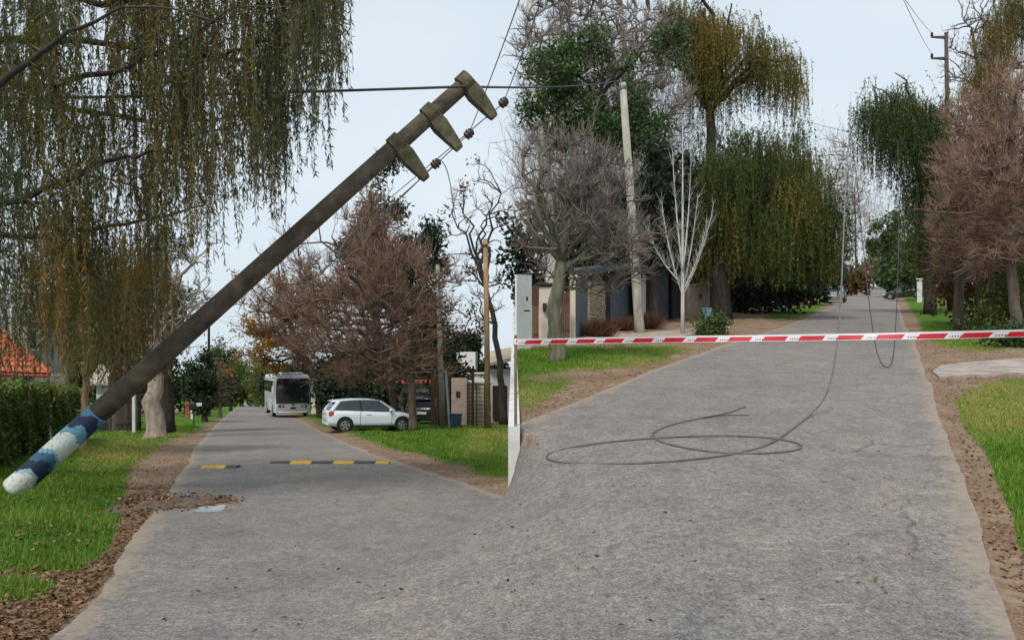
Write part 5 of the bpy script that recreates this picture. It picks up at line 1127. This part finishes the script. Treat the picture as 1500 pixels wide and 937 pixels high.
# ------------------------------------------------------------------ on the asphalt of the lower street
M_YEL = mat('yellow_rubber', [(.42, .24, .03), (.62, .38, .05)], .7, 5); M_BLK = mat('black_rubber', [(.04, .04, .04), (.09, .085, .08)], .8, 8)
def hump(label, segs, row):
    g0 = ground((segs[0][0] + segs[-1][1]) / 2, row); t = root('speed_bump', g0, label, 'speed bump')
    for x0, x1, c in segs:
        p0, p1 = ground(x0, row), ground(x1 - .6, row); d = unit(p1 - p0); nr = np.array([0, 1, 0]); rings = []
        for q in (p0, p1):
            z = q[2] + .015; rings.append([np.array([q[0], q[1] + yy, z + zz]) for yy, zz in ((-.17, 0), (-.14, .03), (-.05, .055), (.05, .055), (.14, .03), (.17, 0))])
        MB().loft(rings).build('segment', M_YEL if c == 'y' else M_BLK, t)
hump('short stub of yellow and black speed bump near the dirt verge', [(298, 316, 'y'), (316, 333, 'y'), (333, 349, 'k')], 686)
hump('long yellow and black speed bump across the lower street', [(398, 427, 'k'), (427, 458, 'y'), (458, 490, 'k'), (490, 520, 'y'), (520, 551, 'k'), (551, 571, 'y')], 679.5)
o = ground(307, 748); n_ = 20; V = [o + np.array([0, 0, .027])] + [o + np.array([(.19 + .05 * math.sin(3 * k)) * math.cos(2 * math.pi * k / n_), (.28 + .08 * math.sin(5 * k)) * math.sin(2 * math.pi * k / n_), .027]) for k in range(n_)]
tag(raw('puddle', V, [(0, 1 + k, 1 + (k + 1) % n_) for k in range(n_)], mat('puddle_water', [(.20, .21, .225), (.27, .28, .29)], .25, 6, spec=.35)), kind='structure')

# ------------------------------------------------------------------ grass blades, fallen leaves, debris
M_BLADE = mat('grass_blade', [(.04, .10, .008), (.10, .21, .016), (.19, .30, .035), (.36, .33, .09)], .7, attr=True, transl=.3)
def scatter(T, n, ymax, want_grass=True, pr=None):
    """random cells of a terrain grid weighted by area and falling off with distance"""
    X, Y, Z, P, PY, G, D, DS = (T[k] for k in ('X', 'Y', 'Z', 'P', 'PY', 'g', 'dry', 'dist'))
    dx = np.abs(X[:-1, 1:] - X[:-1, :-1]); dy = np.abs(Y[1:, :-1] - Y[:-1, :-1])
    w = dx * dy / np.maximum(Y[:-1, :-1], 4) ** 1.5; g_ = G[:-1, :-1]
    ok = (Y[:-1, :-1] < ymax) & (Y[:-1, :-1] > 3.2) & (P[:-1, :-1] > -140) & (P[:-1, :-1] < 1640) & (DS[:-1, :-1] > .05)
    w = w * ok * (np.clip((g_ - .3) * 3, 0.015, 1) if want_grass else np.clip((.6 - g_) * 3, 0, 1))
    if pr is not None: w = w * pr(P[:-1, :-1], PY[:-1, :-1])
    p = (w / w.sum()).ravel(); k = rng.choice(p.size, n, p=p); i, j = np.unravel_index(k, w.shape); a_, b_ = rng.random(n), rng.random(n)
    f = lambda A: A[i, j] * (1 - a_) * (1 - b_) + A[i + 1, j] * a_ * (1 - b_) + A[i, j + 1] * (1 - a_) * b_ + A[i + 1, j + 1] * a_ * b_
    return np.stack([f(X), f(Y), f(Z)], 1), f(D), f(G)
def blades(T, n, ymax, h, label):
    C, D, G = scatter(T, n, ymax); dist = C[:, 1]
    patch = np.sin(C[:, 0] * 1.9 + 1.3 * np.sin(C[:, 1] * 1.1)) * np.sin(C[:, 1] * 1.6 + C[:, 0])
    hh = h * rng.uniform(.45, 1.2, n) * (1 + .35 * patch) * (.55 + .45 * np.clip((G - .4) * 2, 0, 1)) * (1 - .4 * D)
    a_ = rng.uniform(0, 2 * math.pi, n); lean = rng.uniform(.1, .75, n); d = np.stack([np.cos(a_) * lean, np.sin(a_) * lean, np.ones(n)], 1)
    side = np.stack([np.cos(a_ + 1.57), np.sin(a_ + 1.57), np.zeros(n)], 1); wv = (.0035 + .0011 * np.maximum(dist - 4, 0) * .5)[:, None]
    V = np.stack([C - side * wv, C + side * wv, C + d * hh[:, None]], 1).reshape(-1, 3)
    val = np.clip(.42 + .16 * patch + rng.normal(0, .16, n) + .5 * D, 0, 1)
    o = raw('grass', V, np.arange(3 * n).reshape(-1, 3), M_BLADE, None, attr=np.repeat(val, 3)); tag(o, label, 'grass', kind='stuff')
blades(TL, 112000, 40, .085, 'short green grass on the verges of the lower street'); blades(TR, 76000, 34, .06, 'short green grass on the verges of the climbing street')
M_FALL = mat('fallen_leaf', [(.045, .022, .014), (.11, .055, .03), (.21, .115, .06), (.33, .2, .10)], .9, attr=True)
def litter_on(T, n, ymax, label, pr=None, sz=.045, road=None):
    C, D, G = scatter(T, n, ymax, False, pr); d = unit(np.concatenate([rng.normal(size=(n, 2)), rng.normal(0, .25, (n, 1))], 1)); s = rng.uniform(.5, 1.3, n) * sz
    C[:, 2] += .012
    x = leaves(C, d, s, s * .55, np.clip(rng.normal(.45, .28, n), 0, 1), flat=2.5); o = raw('fallen_leaves', x[0], x[1], M_FALL, None, attr=x[2]); tag(o, label, 'leaves', kind='stuff')
litter_on(TL, 9000, 26, 'brown fallen leaves on the dirt beside the lower street', lambda p, y: np.where(p < 420, np.clip((y - 700) / 60, .06, 1), .1)); litter_on(TR, 5000, 30, 'brown fallen leaves on the dirt beside the climbing street')
C, D_, G_ = scatter(TL, 1500, 24, True, lambda p, y: np.where(p < 420, 1.0, .1)); C[:, 2] += .05; n = len(C); d = unit(np.concatenate([rng.normal(size=(n, 2)), rng.normal(0, .3, (n, 1))], 1)); q_ = rng.uniform(.03, .07, n)
x = leaves(C, d, q_, q_ * .5, np.clip(rng.normal(.6, .25, n), 0, 1), flat=2); tag(raw('fallen_leaves', x[0], x[1], M_FALL, None, attr=x[2]), 'stray brown leaves lying in the grass near the leaning pole', 'leaves', kind='stuff')
# leaves and grit washed over the edge of the asphalt, twigs on the lane
n = 2600; u = rng.random(n); px = 190 + 150 * u ** 1.4 + rng.normal(0, 10, n); py = 741 - 6 * u + rng.normal(0, 7, n) * (1.1 - .6 * u)
C = np.array([ground(a_, b_) for a_, b_ in zip(px, py)]); C[:, 2] += .028 + rng.random(n) * .03 * (1 - u)
d = unit(np.concatenate([rng.normal(size=(n, 2)), rng.normal(0, .3, (n, 1))], 1)); s = rng.uniform(.03, .08, n)
x = leaves(C, d, s, s * .5, np.clip(rng.normal(.5, .3, n), 0, 1), flat=2); tag(raw('leaf_debris', x[0], x[1], M_FALL, None, attr=x[2]), 'drift of leaves and grit washed across the edge of the lower street', 'debris', kind='stuff')
g0 = ground(245, 742); V = []; Fm = []; nn = 26
for i in range(nn):
    for j in range(nn):
        a_, b_ = i / (nn - 1) * 2 - 1, j / (nn - 1) * 2 - 1; X_ = g0[0] + a_ * .62 + .1 * b_; Y_ = g0[1] + b_ * .62 + .2 * a_ + .12 * math.sin(a_ * 5)
        rr = a_ * a_ + b_ * b_ + .2 * math.sin(7 * a_ + 3 * b_); h_ = .075 * max(0, 1 - rr) ** .7 * (1 + .4 * math.sin(9 * a_) * math.sin(8 * b_)); V.append((X_, Y_, float(gz(X_, Y_)) + .006 + h_))
Fm = np.array([(i * nn + j, (i + 1) * nn + j, (i + 1) * nn + j + 1, i * nn + j + 1) for i in range(nn - 1) for j in range(nn - 1)])
tag(raw('dirt_mound', V, Fm, mat('damp_dirt', [(.06, .042, .03), (.13, .09, .06), (.2, .145, .10)], .95, 14, .8, bscale=50), smooth=True), 'low mound of damp dirt and leaves spilling onto the asphalt', 'dirt', kind='stuff')
n = 300; px = rng.uniform(120, 1440, n); py = 937 - 320 * rng.random(n) ** .8; px = np.where(py < 700, np.where(px < 700, 300 + (px - 120) * .5, px), px)
C = []
for a_, b_ in zip(px, py):
    q = ground(a_, b_); 
    if eX(L_L, q[1]) + .15 < q[0] < eX(R_R, q[1]) - .15 and not (eX(L_R, q[1]) < q[0] < eX(R_L, q[1]) and q[1] > 9.5): C.append(q)
C = np.array(C); n = len(C); C[:, 2] += .026; d = unit(np.concatenate([rng.normal(size=(n, 2)), rng.normal(0, .2, (n, 1))], 1)); s = rng.uniform(.015, .06, n)
x = leaves(C, d, s, s * .5, np.clip(rng.normal(.3, .3, n), 0, 1), flat=2); tag(raw('scattered_leaves', x[0], x[1], M_FALL, None, attr=x[2]), 'single dead leaves and twigs scattered over the asphalt', 'leaves', kind='stuff')

for k, gname in {'parked_car': 'parked cars', 'utility_pole': 'utility poles', 'willow_tree': 'weeping willows', 'bare_tree': 'bare winter trees', 'leafy_tree': 'leafy trees', 'conifer_tree': 'conifers', 'cable': 'loose and overhead cables', 'wooden_stake': 'stakes holding the tape',
                 'fence_post': 'gate and fence posts', 'gate_pillar': 'gate pillars', 'slatted_gate': 'slatted gates', 'grass_clump': 'ornamental grass clumps', 'evergreen_shrub': 'dark evergreen bushes', 'hedge_bush': 'verge bushes', 'waste_bin': 'bins', 'speed_bump': 'speed bumps', 'picket_fence': 'wooden fences'}.items():
    for o in bpy.data.objects:
        if o.parent is None and o.name.split('.')[0] == k and 'kind' not in o: o['group'] = gname
